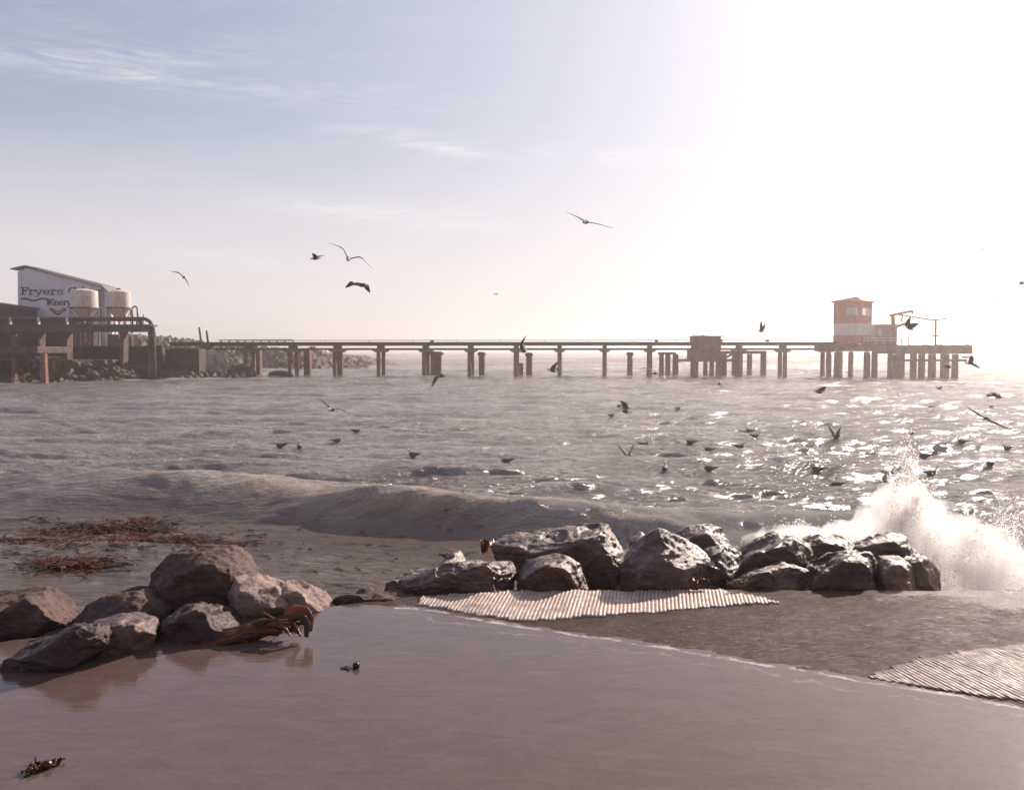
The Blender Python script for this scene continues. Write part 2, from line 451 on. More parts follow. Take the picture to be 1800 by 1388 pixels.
def apron_mat():
    m, n, out = new_mat('wet_washed_concrete')
    geo = n.n('ShaderNodeNewGeometry'); pos = geo.outputs['Position']
    fo = n.n('ShaderNodeAttribute', attribute_name='foam').outputs['Fac']
    sv = n.mapping(pos, (1.2, 6, 1), (0, 0, -.12))
    c = n.mix(n.ramp(n.noise(sv, 2.2, 8, .65, .6), .35, .65), (.042, .015, .009, 1), (.090, .038, .025, 1))
    agg = n.vor(n.mapping(pos, (1, 1.6, 1)), 42, 'F1', out=0)
    c = n.mix(n.ramp(agg, .12, .3, .35, 0), c, (.17, .11, .09, 1))
    fn = n.noise(n.mapping(pos, (2, 5, 1), (0, 0, -.1)), 5, 7, .7)
    fm = n.ramp(n.math('ADD', fo, n.math('MULTIPLY', n.math('SUBTRACT', fn, .5), 1.3)), .62, .85)
    c = n.mix(n.math('MULTIPLY', fm, .75), c, (.62, .54, .49, 1))
    glint_fleck = n.ramp(n.noise(n.mapping(pos, (2.0, 4.5, 1), (0, 0, -.1)), 13, 5, .75), .60, .68)
    c = n.mix(n.math('MULTIPLY', glint_fleck, .55), c, (.50, .40, .35, 1))  # pale flecks painted in for sun glints on the wet apron
    b = n.n('ShaderNodeBsdfPrincipled'); n.link(c, b.inputs['Base Color'])
    n.link(n.ramp(n.noise(pos, 4, 5, .6), .3, .7, .6, .8), b.inputs['Roughness'])
    n.link(n.ramp(n.noise(n.mapping(pos, (1, 2.2, 1), (0, 0, -.1)), 13, 5, .7), .45, .60, .30, 1.0), b.inputs['Coat Weight']); b.inputs['Coat Roughness'].default_value = .22; b.inputs['Coat IOR'].default_value = 1.30; b.inputs['Specular IOR Level'].default_value = .10
    hh = n.math('ADD', n.math('MULTIPLY', n.noise(n.mapping(pos, (1, 3.2, 1), (0, 0, -.1)), 9, 8, .72, .8), 1.6), n.math('MULTIPLY', agg, -.4))
    bp = n.n('ShaderNodeBump'); bp.inputs['Strength'].default_value = 1.0; bp.inputs['Distance'].default_value = .045
    n.link(hh, bp.inputs['Height']); n.link(bp.outputs[0], b.inputs['Normal']); n.link(bp.outputs[0], b.inputs['Coat Normal'])
    n.link(b.outputs[0], out.inputs[0])
    return m
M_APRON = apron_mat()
M_RIB = solid('sun_bleached_ribbed_concrete', (.33, .235, .19), (.52, .40, .33), .6, 11, .5, 60, stain=(.20, .13, .10), spec=.5, coat=.25, dist=.006)
def darken_grooves(m, c):  # base colour gets darker towards the groove bottoms
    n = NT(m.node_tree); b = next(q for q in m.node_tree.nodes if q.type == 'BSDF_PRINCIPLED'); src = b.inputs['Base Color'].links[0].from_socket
    at = n.n('ShaderNodeAttribute', attribute_name='groove_tone'); n.link(n.mix(n.math('MULTIPLY', at.outputs['Fac'], .85), src, (*c, 1)), b.inputs['Base Color'])
darken_grooves(M_RIB, (.07, .042, .032))
M_RIBWET = solid('wet_ribbed_concrete', (.09, .055, .046), (.16, .105, .09), .6, 7, .6, 60, spec=.3, coat=.08, dist=.006)


def spray_mat():
    m, n, out = new_mat('sea_spray')
    d = n.n('ShaderNodeBsdfTransparent'); d.inputs[0].default_value = (1, 1, 1, 1)
    t = n.n('ShaderNodeBsdfTranslucent'); t.inputs[0].default_value = (.97, .95, .93, 1)
    x = n.n('ShaderNodeMixShader'); x.inputs[0].default_value = .50
    n.link(d.outputs[0], x.inputs[1]); n.link(t.outputs[0], x.inputs[2]); n.link(x.outputs[0], out.inputs[0])
    return m
M_SPRAY = spray_mat()


def kelp_mat(name, c1, c2, tr):
    m, n, out = new_mat(name)
    tcn = n.n('ShaderNodeNewGeometry')
    c = n.mix(n.ramp(n.noise(tcn.outputs['Position'], 5, 4), .35, .65), (*c1, 1), (*c2, 1))
    b = n.n('ShaderNodeBsdfPrincipled'); n.link(c, b.inputs['Base Color']); b.inputs['Roughness'].default_value = .3
    b.inputs['Specular IOR Level'].default_value = .3
    bp = n.n('ShaderNodeBump'); bp.inputs['Strength'].default_value = .5; bp.inputs['Distance'].default_value = .02
    n.link(n.noise(tcn.outputs['Position'], 22, 3), bp.inputs['Height']); n.link(bp.outputs[0], b.inputs['Normal'])
    t = n.n('ShaderNodeBsdfTranslucent'); n.link(c, t.inputs[0])
    x = n.n('ShaderNodeMixShader'); x.inputs[0].default_value = tr
    n.link(b.outputs[0], x.inputs[1]); n.link(t.outputs[0], x.inputs[2]); n.link(x.outputs[0], out.inputs[0])
    return m
M_KELP = kelp_mat('amber_kelp', (.12, .035, .012), (.28, .085, .028), .35)
M_KELPD = kelp_mat('dark_kelp', (.035, .014, .008), (.075, .028, .013), .2)
M_G_WHITE = solid('gull_white_feathers', (.55, .50, .47), (.66, .60, .57), .8, 20, .1)
M_G_GREY = solid('gull_dark_mantle', (.07, .06, .06), (.11, .09, .09), .8, 20, .1)
M_G_BLACK = solid('gull_black_wingtip', (.025, .02, .02), (.04, .03, .03), .8, 20, .1)
M_G_BEAK = solid('gull_beak', (.45, .22, .05), (.5, .28, .06), .5, 20, .05)

# ------------------------------------------------------------------ the sea
NW = 96
lam = 0.30 * (6.5 / 0.30) ** (np.arange(NW) / (NW - 1.0)); lam *= RNG.uniform(.93, 1.07, NW)
dirs = -PI / 2 + RNG.normal(0.10, 0.33, NW)
amp = 0.0078 * lam ** 0.52 * RNG.uniform(.6, 1.3, NW) * (1 + .15 * np.exp(-(np.log(lam / 1.7) / .65) ** 2))
phs = RNG.uniform(0, 2 * PI, NW)
CX = [-40, -20, -14, -9.9, -6.9, -5, -2.8, 0, 2, 5, 9, 16, 40]
CY = [24, 22, 20.7, 19.5, 18.9, 18.0, 16.8, 15.5, 15.1, 14.9, 15.0, 16, 18]
CHH = [.2, .25, .32, .46, .62, .60, .58, .64, .6, .5, .4, .3, .2]
CW = [2.5, 2.5, 2.5, 2.5, 2.1, 1.8, 1.3, 1.15, 1.2, 1.3, 1.4, 1.5, 2]


def sea(x, y, sp=None):
    x = np.asarray(x, float); y = np.asarray(y, float)
    d = np.hypot(x, y)
    if sp is None: sp = d * 0.0025
    h = np.zeros_like(x)
    wx = x + 0.7 * vn(x * .23, y * .23, seed=3); wy = y + 0.6 * vn(x * .3, y * .3, seed=4)
    local = 0.95 + 0.3 * vn(x * .09, y * .16, seed=9)
    for i in range(NW):
        k = 2 * PI / lam[i]
        fade = sm(lam[i] / sp, 2.2, 4.5)
        if not np.any(fade > 0): continue
        ph = k * (np.cos(dirs[i]) * wx + np.sin(dirs[i]) * wy) + phs[i]
        s = np.sin(ph)
        h += amp[i] * fade * (0.8 * s + 0.2 * (1 - 2 * np.abs(np.cos(ph / 2 + .4))) )
    h *= local
    # sheltered water inside the breaking wave
    Yc = np.interp(x, CX, CY) + 0.25 * vn(x * .3, x * 0 + 3, seed=31); H = np.interp(x, CX, CHH); W = np.interp(x, CX, CW)
    inner = sm(-(y - Yc), 0.3, 1.8)
    h = h * (1 - 0.62 * inner) * (1 - 0.5 * np.exp(-((y - Yc + .2) / 1.3) ** 2))
    # swell rolling in behind it
    h += 0.07 * sm(y, 17, 24) * (1 - sm(y, 60, 90)) * np.sin(2 * PI * (y + 0.16 * x + 1.6 * vn(x * .08, y * .08, seed=12)) / 6.3)
    dd = y - Yc
    t = np.clip(-dd / W, 0, 1)
    front = (1 - t) ** 1.7 * (1 + 1.7 * t)
    back = np.exp(-(np.maximum(dd, 0) / 1.7) ** 1.5)
    prof = np.where(dd < 0, front, back)
    nz = 1 + .14 * vn(x * .5, y * .2, seed=21) + .05 * vn(x * 2.3, y * .9, seed=22)
    h += H * prof * nz
    # a second lower ridge
    Y2 = np.interp(x, [-30, -9, -4, 2, 8, 20], [29, 24.6, 23.5, 20.5, 19.5, 21]); d2 = y - Y2
    h += (0.20 - .12 * sm(x, -1, 3)) * np.exp(-np.where(d2 < 0, (d2 / .9) ** 2, (d2 / 1.9) ** 2)) * (1 + .5 * vn(x * .35, y * .2, seed=40))
    # rollers in the open sea beyond the pier
    far = sm(y, 118, 150)
    rl = y + 0.10 * x + 9 * vn(x * .012, y * .012, seed=50)
    h += far * (0.55 + 0.5 * vn(x * .02, y * .02, seed=51)) * (np.maximum(0, np.sin(2 * PI * rl / 33.0)) ** 2.0 * 1.5 - .3)
    return h


def build_sea():
    nr, nc = 990, 700
    ys = np.concatenate([8.0 * np.exp(np.linspace(0, math.log(150 / 8.0), 850)), 150 * np.exp(np.linspace(0, math.log(5200 / 150.), nr - 849))[1:]])
    an = np.linspace(-1, 1, nc); an = np.tan(an * 0.93) / math.tan(.93) * 1.55     # x / y
    U_, Yg = np.meshgrid(an, ys)
    Xg = U_ * Yg
    rngd = np.hypot(Xg, Yg)
    sp = np.maximum(rngd * np.where(Yg < 150, .0035, .025), Yg * 0.0034)
    x, y = Xg.ravel(), Yg.ravel()
    h = sea(x, y, sp.ravel() * 0.8)
    h = h * (1 - sm(y, 1500, 3500))
    Yc = np.interp(x, CX, CY) + 0.25 * vn(x * .3, x * 0 + 3, seed=31); dd = y - Yc
    thin = sm(h, 0.20, 0.60) * np.exp(-((dd + .25) / 0.8) ** 2) * (0.75 + .6 * vn(x * .45, y * .4, seed=61)) * sm(x, -10, -6) * 1.2
    thin = np.clip(thin + .25 * np.exp(-((dd + .6) / .9) ** 2) * sm(x, -7, -3), 0, 1)
    calm = sm(-dd, .3, 1.6)
    foam = np.zeros_like(x)
    # crest turning white towards the right, and the churned water round the splash
    foam += np.exp(-((dd + .15) / .75) ** 2) * sm(x, .2, 3.0) * .50
    foam += np.exp(-((dd + .02 - .35 * vn(x * 1.1, y * 0 + 2, seed=66)) / .28) ** 2) * sm(x, -9, -5) * (.40 + .22 * vn(x * .9, y * 0, seed=67))
    foam += np.exp(-((x - 5.6) / 2.1) ** 2 - ((y - 13.3) / 2.0) ** 2) * 1.0
    foam += np.exp(-((x - 2.9) / 2.2) ** 2 - ((y - 13.6) / 1.3) ** 2) * .62
    foam += sm(x, 4.6, 7.0) * (1 - sm(y, 15, 19)) * .55
    foam += np.exp(-((x - 7.2) / 1.4) ** 2 - ((y - 16.2) / 1.6) ** 2) * .6
    # foot of the harbour wall
    fw = np.interp(x, [-70, -52, -45, -36, -30], [84, 84, 96, 102, 104]); foam += np.exp(-((y - fw) / 2.6) ** 2) * (1 - sm(x, -33, -27)) * 1.1
    # under the pier and white horses outside
    foam += np.exp(-((y - 111) / 2.2) ** 2) * .28 * (0.6 + .8 * vn(x * .2, y * .2, seed=70))
    far = sm(y, 118, 140)
    rl = y + 0.10 * x + 9 * vn(x * .012, y * .012, seed=50)
    cr = np.maximum(0, np.sin(2 * PI * (rl - 2) / 33.0)) ** 3
    patch = sm(fbm(x * .014, y * .03, o=3, seed=71), -.15, .45)
    foam += far * cr * patch * 1.0 * (1 - sm(y, 600, 1500))
    foam += .18 * sm(h, .16, .30) * (1 - far) * sm(y, 22, 30) * sm(fbm(x * .5, y * .3, o=3, seed=73), .0, .7)  # whitish lace on small crests, painted in for their sunlit shine
    idx = np.arange(nr * nc).reshape(nr, nc)
    f = np.stack([idx[:-1, :-1], idx[:-1, 1:], idx[1:, 1:], idx[1:, :-1]], -1).reshape(-1, 4)
    o = mesh_np('sea', np.stack([x, y, h], 1), f, (M_SEA,), True, attrs={'foam': np.clip(foam, 0, 1.2), 'thin': thin, 'calm': calm})
    tag(o, kind='structure')
    # sea bed, so that the water stands on something everywhere
    b = MB().add([(-9000, -40, -3), (9000, -40, -3), (9000, 6000, -3), (-9000, 6000, -3)], [[0, 1, 2, 3]]).build('sea_bed', M_CONCD); tag(b, kind='structure')
build_sea()

# ------------------------------------------------------------------ slipway: slab, apron, water film, ribbed strips
ZW = 0.55
WL = [G(px, py, ZW) for px, py in ((-900, 1060), (300, 1060), (560, 1064), (735, 1063), (860, 1086), (1000, 1107), (1240, 1143), (1500, 1187), (1800, 1236), (2300, 1320), (2700, 1420))]
FE = [G(px, py, ZW + .03) for px, py in ((-1500, 1230), (-300, 1150), (0, 1120), (200, 1100), (420, 1080), (560, 1062), (735, 1044), (900, 1037), (1300, 1036), (1800, 1039), (2900, 1052))]


def edge_y(pts, x):
    p = sorted([(q.x, q.y) for q in pts]); return np.interp(x, [a for a, _ in p], [b for _, b in p])


def seg_dist(x, y, pts):
    best = np.full_like(x, 1e9); sgn = np.ones_like(x)
    for a, b in zip(pts[:-1], pts[1:]):
        ax, ay, bx, by = a.x, a.y, b.x, b.y
        L2 = (bx - ax) ** 2 + (by - ay) ** 2
        t = np.clip(((x - ax) * (bx - ax) + (y - ay) * (by - ay)) / L2, 0, 1)
        d = np.hypot(x - ax - t * (bx - ax), y - ay - t * (by - ay))
        s = np.sign((bx - ax) * (y - ay) - (by - ay) * (x - ax))
        m = d < best; best = np.where(m, d, best); sgn = np.where(m, s, sgn)
    return best * sgn      # + on the far (left of path) side


STRIP1 = [G(px, py, .58) for px, py in ((735, 1060), (855, 1080), (928, 1090), (1100, 1080), (1380, 1060), (1272, 1036), (900, 1038), (740, 1046))]
STRIP2 = [G(px, py, .565) for px, py in ((1508, 1186), (1620, 1158), (1800, 1133), (2100, 1098), (2400, 1180), (2200, 1330), (1800, 1232), (1650, 1210))]


def inside(x, y, poly):
    c = np.zeros(x.shape, bool); n = len(poly)
    for i in range(n):
        a, b = poly[i], poly[(i + 1) % n]
        cond = ((a.y > y) != (b.y > y)) & (x < (b.x - a.x) * (y - a.y) / (b.y - a.y + 1e-12) + a.x)
        c ^= cond
    return c


def ramp_z(x, y):
    s = seg_dist(x, y, WL)
    z = ZW + np.where(s > 0, np.minimum(s * .05, .028), np.maximum(s * .03, -.07))
    nk_ = sm(np.abs(s), .0, .8) * .8 + .2
    z = z + nk_ * (.006 * vn(x * 1.3, y * 1.3, seed=81) + .004 * vn(x * 4, y * 4, seed=83)) + np.where(s > 0, nk_, .3) * .005 * fbm(x * 7, y * 11, o=3, seed=82)
    return z, s


def build_ramp():
    xs = np.concatenate([np.linspace(-30, -5, 40)[:-1], np.linspace(-5, 7.5, 600), np.linspace(7.5, 30, 60)[1:]])
    t = np.concatenate([np.linspace(0, 1, 70)[:-1] * .76, .76 + .24 * np.linspace(0, 1, 400)])
    ye = edge_y(FE, xs); y0 = -14.0
    T, Xg = np.meshgrid(t, xs, indexing='ij')
    Yg = y0 + (ye[None, :] - y0) * T
    x, y = Xg.ravel(), Yg.ravel()
    z, s = ramp_z(x, y)
    fo = sm(x + .8 * fbm(x * 1.3, y * 2.5, o=3, seed=84), 2.2, 5.4) * sm(y + .5 * fbm(x * 1.1, y * 3, o=3, seed=85), 7.2, 9.6) * .95
    # rivulets of white water on the apron
    for pts, a, wd in ((((1355, 1118), (1420, 1106), (1510, 1100), (1590, 1090), (1700, 1080)), .75, .022), (((1470, 1142), (1520, 1145), (1560, 1150)), .6, .02),
                       (((1400, 1072), (1500, 1078), (1640, 1082), (1800, 1084)), .55, .05)):
        P_ = [G(a_, b_, .58) for a_, b_ in pts]
        fo = np.maximum(fo, a * np.exp(-(np.abs(seg_dist(x, y, P_)) / wd) ** 2))
    fo = np.maximum(fo, .62 * np.exp(-((s - .03) / .05) ** 2))
    n0, n1 = T.shape; idx = np.arange(n0 * n1).reshape(n0, n1)
    f = np.stack([idx[:-1, :-1], idx[:-1, 1:], idx[1:, 1:], idx[1:, :-1]], -1).reshape(-1, 4)
    co = np.stack([x, y, z], 1)
    # wall down into the sea along the far edge
    nb = len(co); top = idx[-1]
    skirt = co[top].copy(); skirt[:, 2] = -2.5
    co = np.vstack([co, skirt]); k = np.arange(n1 - 1)
    f = np.vstack([f, np.stack([top[:-1], top[1:], nb + k + 1, nb + k], 1)])
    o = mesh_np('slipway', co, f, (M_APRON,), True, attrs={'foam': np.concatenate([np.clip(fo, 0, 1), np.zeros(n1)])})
    tag(o, kind='structure')
    # the film of still water lying on it
    xs = np.linspace(-30, 30, 420); t = np.linspace(0, 1, 120); yw = np.interp(xs, [p.x for p in WL], [p.y for p in WL])
    yw = np.minimum(yw + .03, edge_y(FE, xs) - .02)
    T, Xg = np.meshgrid(t, xs, indexing='ij'); Yg = -13 + (yw[None, :] + 13) * (1 - (1 - T) ** 2)
    x, y = Xg.ravel(), Yg.ravel()
    s = seg_dist(x, y, WL)
    n0, n1 = T.shape; idx = np.arange(n0 * n1).reshape(n0, n1)
    f = np.stack([idx[:-1, :-1], idx[:-1, 1:], idx[1:, 1:], idx[1:, :-1]], -1).reshape(-1, 4)
    o = mesh_np('shallow_water', np.stack([x, y, np.full_like(x, ZW)], 1), f, (M_FILM,), True, attrs={'edge': np.where(x < -1.3, 9., -s)})
    tag(o, kind='structure')


def ribbed(name, poly, ang, pitch, amp_, base, mat, res, bounds):
    """cast ribs that run along direction ang; real relief"""
    x0, x1, y0, y1 = bounds
    ca, sa = math.cos(ang), math.sin(ang)
    # grid aligned with the ribs: u across, v along
    cs = [(p.x * ca - p.y * sa, p.x * sa + p.y * ca) for p in poly]
    u0, u1 = max(min(c[0] for c in cs), -30), min(max(c[0] for c in cs), 30); v0, v1 = min(c[1] for c in cs), max(c[1] for c in cs)
    us = np.arange(u0 - .02, u1 + .02, pitch / 7.0); vs = np.arange(v0, v1 + res, res)
    V_, U_ = np.meshgrid(vs, us, indexing='ij'); u, v = U_.ravel(), V_.ravel()
    x, y = u * ca + v * sa, -u * sa + v * ca
    ph = u / pitch + .12 * vn(v * 1.5, u * .5, seed=90)
    wob = np.abs(np.sin(PI * ph)) ** .7
    chip = np.clip(fbm(x * 6, y * 6, o=4, seed=92) - .35, 0, .7)
    rib_i = np.floor(ph); per = _h(rib_i, rib_i * 0, rib_i * 0, 5)
    z = ramp_z(x, y)[0] + base + amp_ * wob * (.8 + .3 * per) * (1 - 1.2 * chip) + .003 * vn(x * 20, y * 20, seed=93)
    ins = inside(x + .02 * fbm(x * 6, y * 6, o=3, seed=95), y + .02 * fbm(x * 6 + 3, y * 6, o=3, seed=96), poly)
    n0, n1 = V_.shape; idx = np.arange(n0 * n1).reshape(n0, n1)
    f = np.stack([idx[:-1, :-1], idx[:-1, 1:], idx[1:, 1:], idx[1:, :-1]], -1).reshape(-1, 4)
    f = f[ins[f].all(1)]
    used, inv = np.unique(f, return_inverse=True)
    co = np.stack([x, y, z], 1)[used]; f = inv.reshape(-1, 4)
    o = mesh_np(name, co, f, (mat,), True, attrs={'groove_tone': (1 - np.clip(wob * 1.5, 0, 1))[used]})
    bm = bmesh.new(); bm.from_mesh(o.data)
    be = [e for e in bm.edges if e.is_boundary]
    r = bmesh.ops.extrude_edge_only(bm, edges=be)
    for v_ in r['geom']:
        if isinstance(v_, bmesh.types.BMVert): v_.co.z = .40
    bm.to_mesh(o.data); bm.free()
    tag(o, kind='structure')
    return o


build_ramp()
ribbed('ribbed_slipway_strip', STRIP1, math.radians(9.5), .040, .011, .003, M_RIB, .05, (-3, 4, 8, 11))
ribbed('ribbed_slipway_strip', STRIP2, math.radians(-17), .040, .007, .003, M_RIBWET, .05, (2, 8, 6, 10))

# ------------------------------------------------------------------ boulders
def hull_rock(name, sil, Yb, mat, label, fc=None, shrink=.55, thick=.5, extra=(), vox=.028, dis=1.0, seed=1, back=None, strat=0.0, cat='boulder', group=None):
    """sil: outline of the stone, given as picture points that are put at distance Yb; thick: half depth in metres"""
    cx = sum(p[0] for p in sil) / len(sil); cy = sum(p[1] for p in sil) / len(sil)
    fc = fc or (cx, cy); pts = []
    r_ = random.Random(seed)
    for (px, py) in sil:
        pts.append(P(px, py, Yb + r_.uniform(-.06, .06)))
        k = shrink * r_.uniform(.8, 1.15)
        pts.append(P(fc[0] + (px - fc[0]) * k, fc[1] + (py - fc[1]) * k, Yb - thick * r_.uniform(.75, 1.0)))
        pb = P(cx + (px - cx) * .8, cy + (py - cy) * .8 , Yb); pb.y += (back or thick) * r_.uniform(.8, 1.05); pts.append(pb)
    for (px, py, dy) in extra: pts.append(P(px, py, Yb + dy))
    c = Vector((0, 0, 0))
    for p in pts: c += p
    c /= len(pts)
    zmin = min(p.z for p in pts)
    o0 = Vector((c.x, c.y, zmin))
    bm = bmesh.new()
    for p in pts: bm.verts.new(p - o0)
    res = bmesh.ops.convex_hull(bm, input=bm.verts)
    bmesh.ops.delete(bm, geom=[g for g in set(res['geom_unused'] + res['geom_interior']) if isinstance(g, bmesh.types.BMVert)], context='VERTS')
    me = bpy.data.meshes.new('tmp'); bm.to_mesh(me); bm.free()
    o = bpy.data.objects.new('tmp', me); COL.objects.link(o)
    md = o.modifiers.new('r', 'REMESH'); md.mode = 'VOXEL'; md.voxel_size = vox; md.adaptivity = 0
    dg = bpy.context.evaluated_depsgraph_get(); ev = o.evaluated_get(dg); m2 = bpy.data.meshes.new_from_object(ev)
    bpy.data.objects.remove(o); bpy.data.meshes.remove(me)
    n = len(m2.vertices); co = np.empty(n * 3, np.float32); m2.vertices.foreach_get('co', co); co = co.reshape(-1, 3).astype(float)
    no = np.empty(n * 3, np.float32); m2.vertices.foreach_get('normal', no); no = no.reshape(-1, 3)
    s = seed * 13.7
    x, y, z = co[:, 0] + s, co[:, 1] + s, co[:, 2]
    size = max(co.max(0) - co.min(0))
    big = fbm(x * 2.2 / size, y * 2.2 / size, z * 2.2 / size, o=2, seed=seed)
    # broken facets: flat chips are struck off the stone, each with its own plane
    rg = np.random.default_rng(seed)
    nn0 = no.astype(float)
    for K, Rr, dep, jit in ((9, .40, .030, .10), (26, .20, .020, .22), (60, .10, .010, .35)):
        for k in range(K):
            i = rg.integers(0, n); c0 = co[i].copy(); nk = nn0[i] + rg.normal(0, jit, 3); nk /= np.linalg.norm(nk)
            rr = size * Rr * rg.uniform(.6, 1.2); dpt = size * dep * rg.uniform(.4, 1.2)
            rel = co - c0; e_ = rel @ nk + dpt
            # an elliptic patch, longer along the bedding
            dist = np.sqrt((rel ** 2 * np.array([.7, .7, 1.5])).sum(1))
            m_ = (e_ > 0) & (dist < rr)
            co[m_] -= (np.minimum(e_[m_], dpt * 1.25) * np.clip((rr - dist[m_]) / (rr * .10), 0, 1))[:, None] * nk[None]
    facet = np.zeros(n); x, y, z = co[:, 0] + s, co[:, 1] + s, co[:, 2]
    rid = 1 - np.abs(fbm(x * 9, y * 9, z * 9, o=3, seed=seed + 9))
    fine_ = fbm(x * 24, y * 24, z * 24, o=3, seed=seed + 13)
    lay = np.zeros(n)
    if strat:
        tt = (z * 1.0 + x * .25 + y * .15 + .16 * vn(x * 2, y * 2, z * 2, seed=seed + 3) + .03 * vn(x * 7, y * 7, z * 7, seed=seed + 4)) * 11
        lay = np.abs((tt % 1) - .5) * 2
        lay = -strat * .55 * sm(lay, .45, 1.0) * sm(vn(x * 3, y * 3, z * 3, seed=seed + 77), -.5, .5)
    disp = dis * (size * .012 * big + .013 * (rid - .6) + .006 * fine_ + lay)
    co = co + no * disp[:, None]
    m2.vertices.foreach_set('co', co.astype(np.float32).ravel()); m2.update()
    m2.polygons.foreach_set('use_smooth', np.ones(len(m2.polygons), bool))
    m2.materials.clear(); m2.materials.append(mat); m2.name = name
    ob = bpy.data.objects.new(name, m2); COL.objects.link(ob); ob.location = o0
    tag(ob, label, cat, group)
    return ob

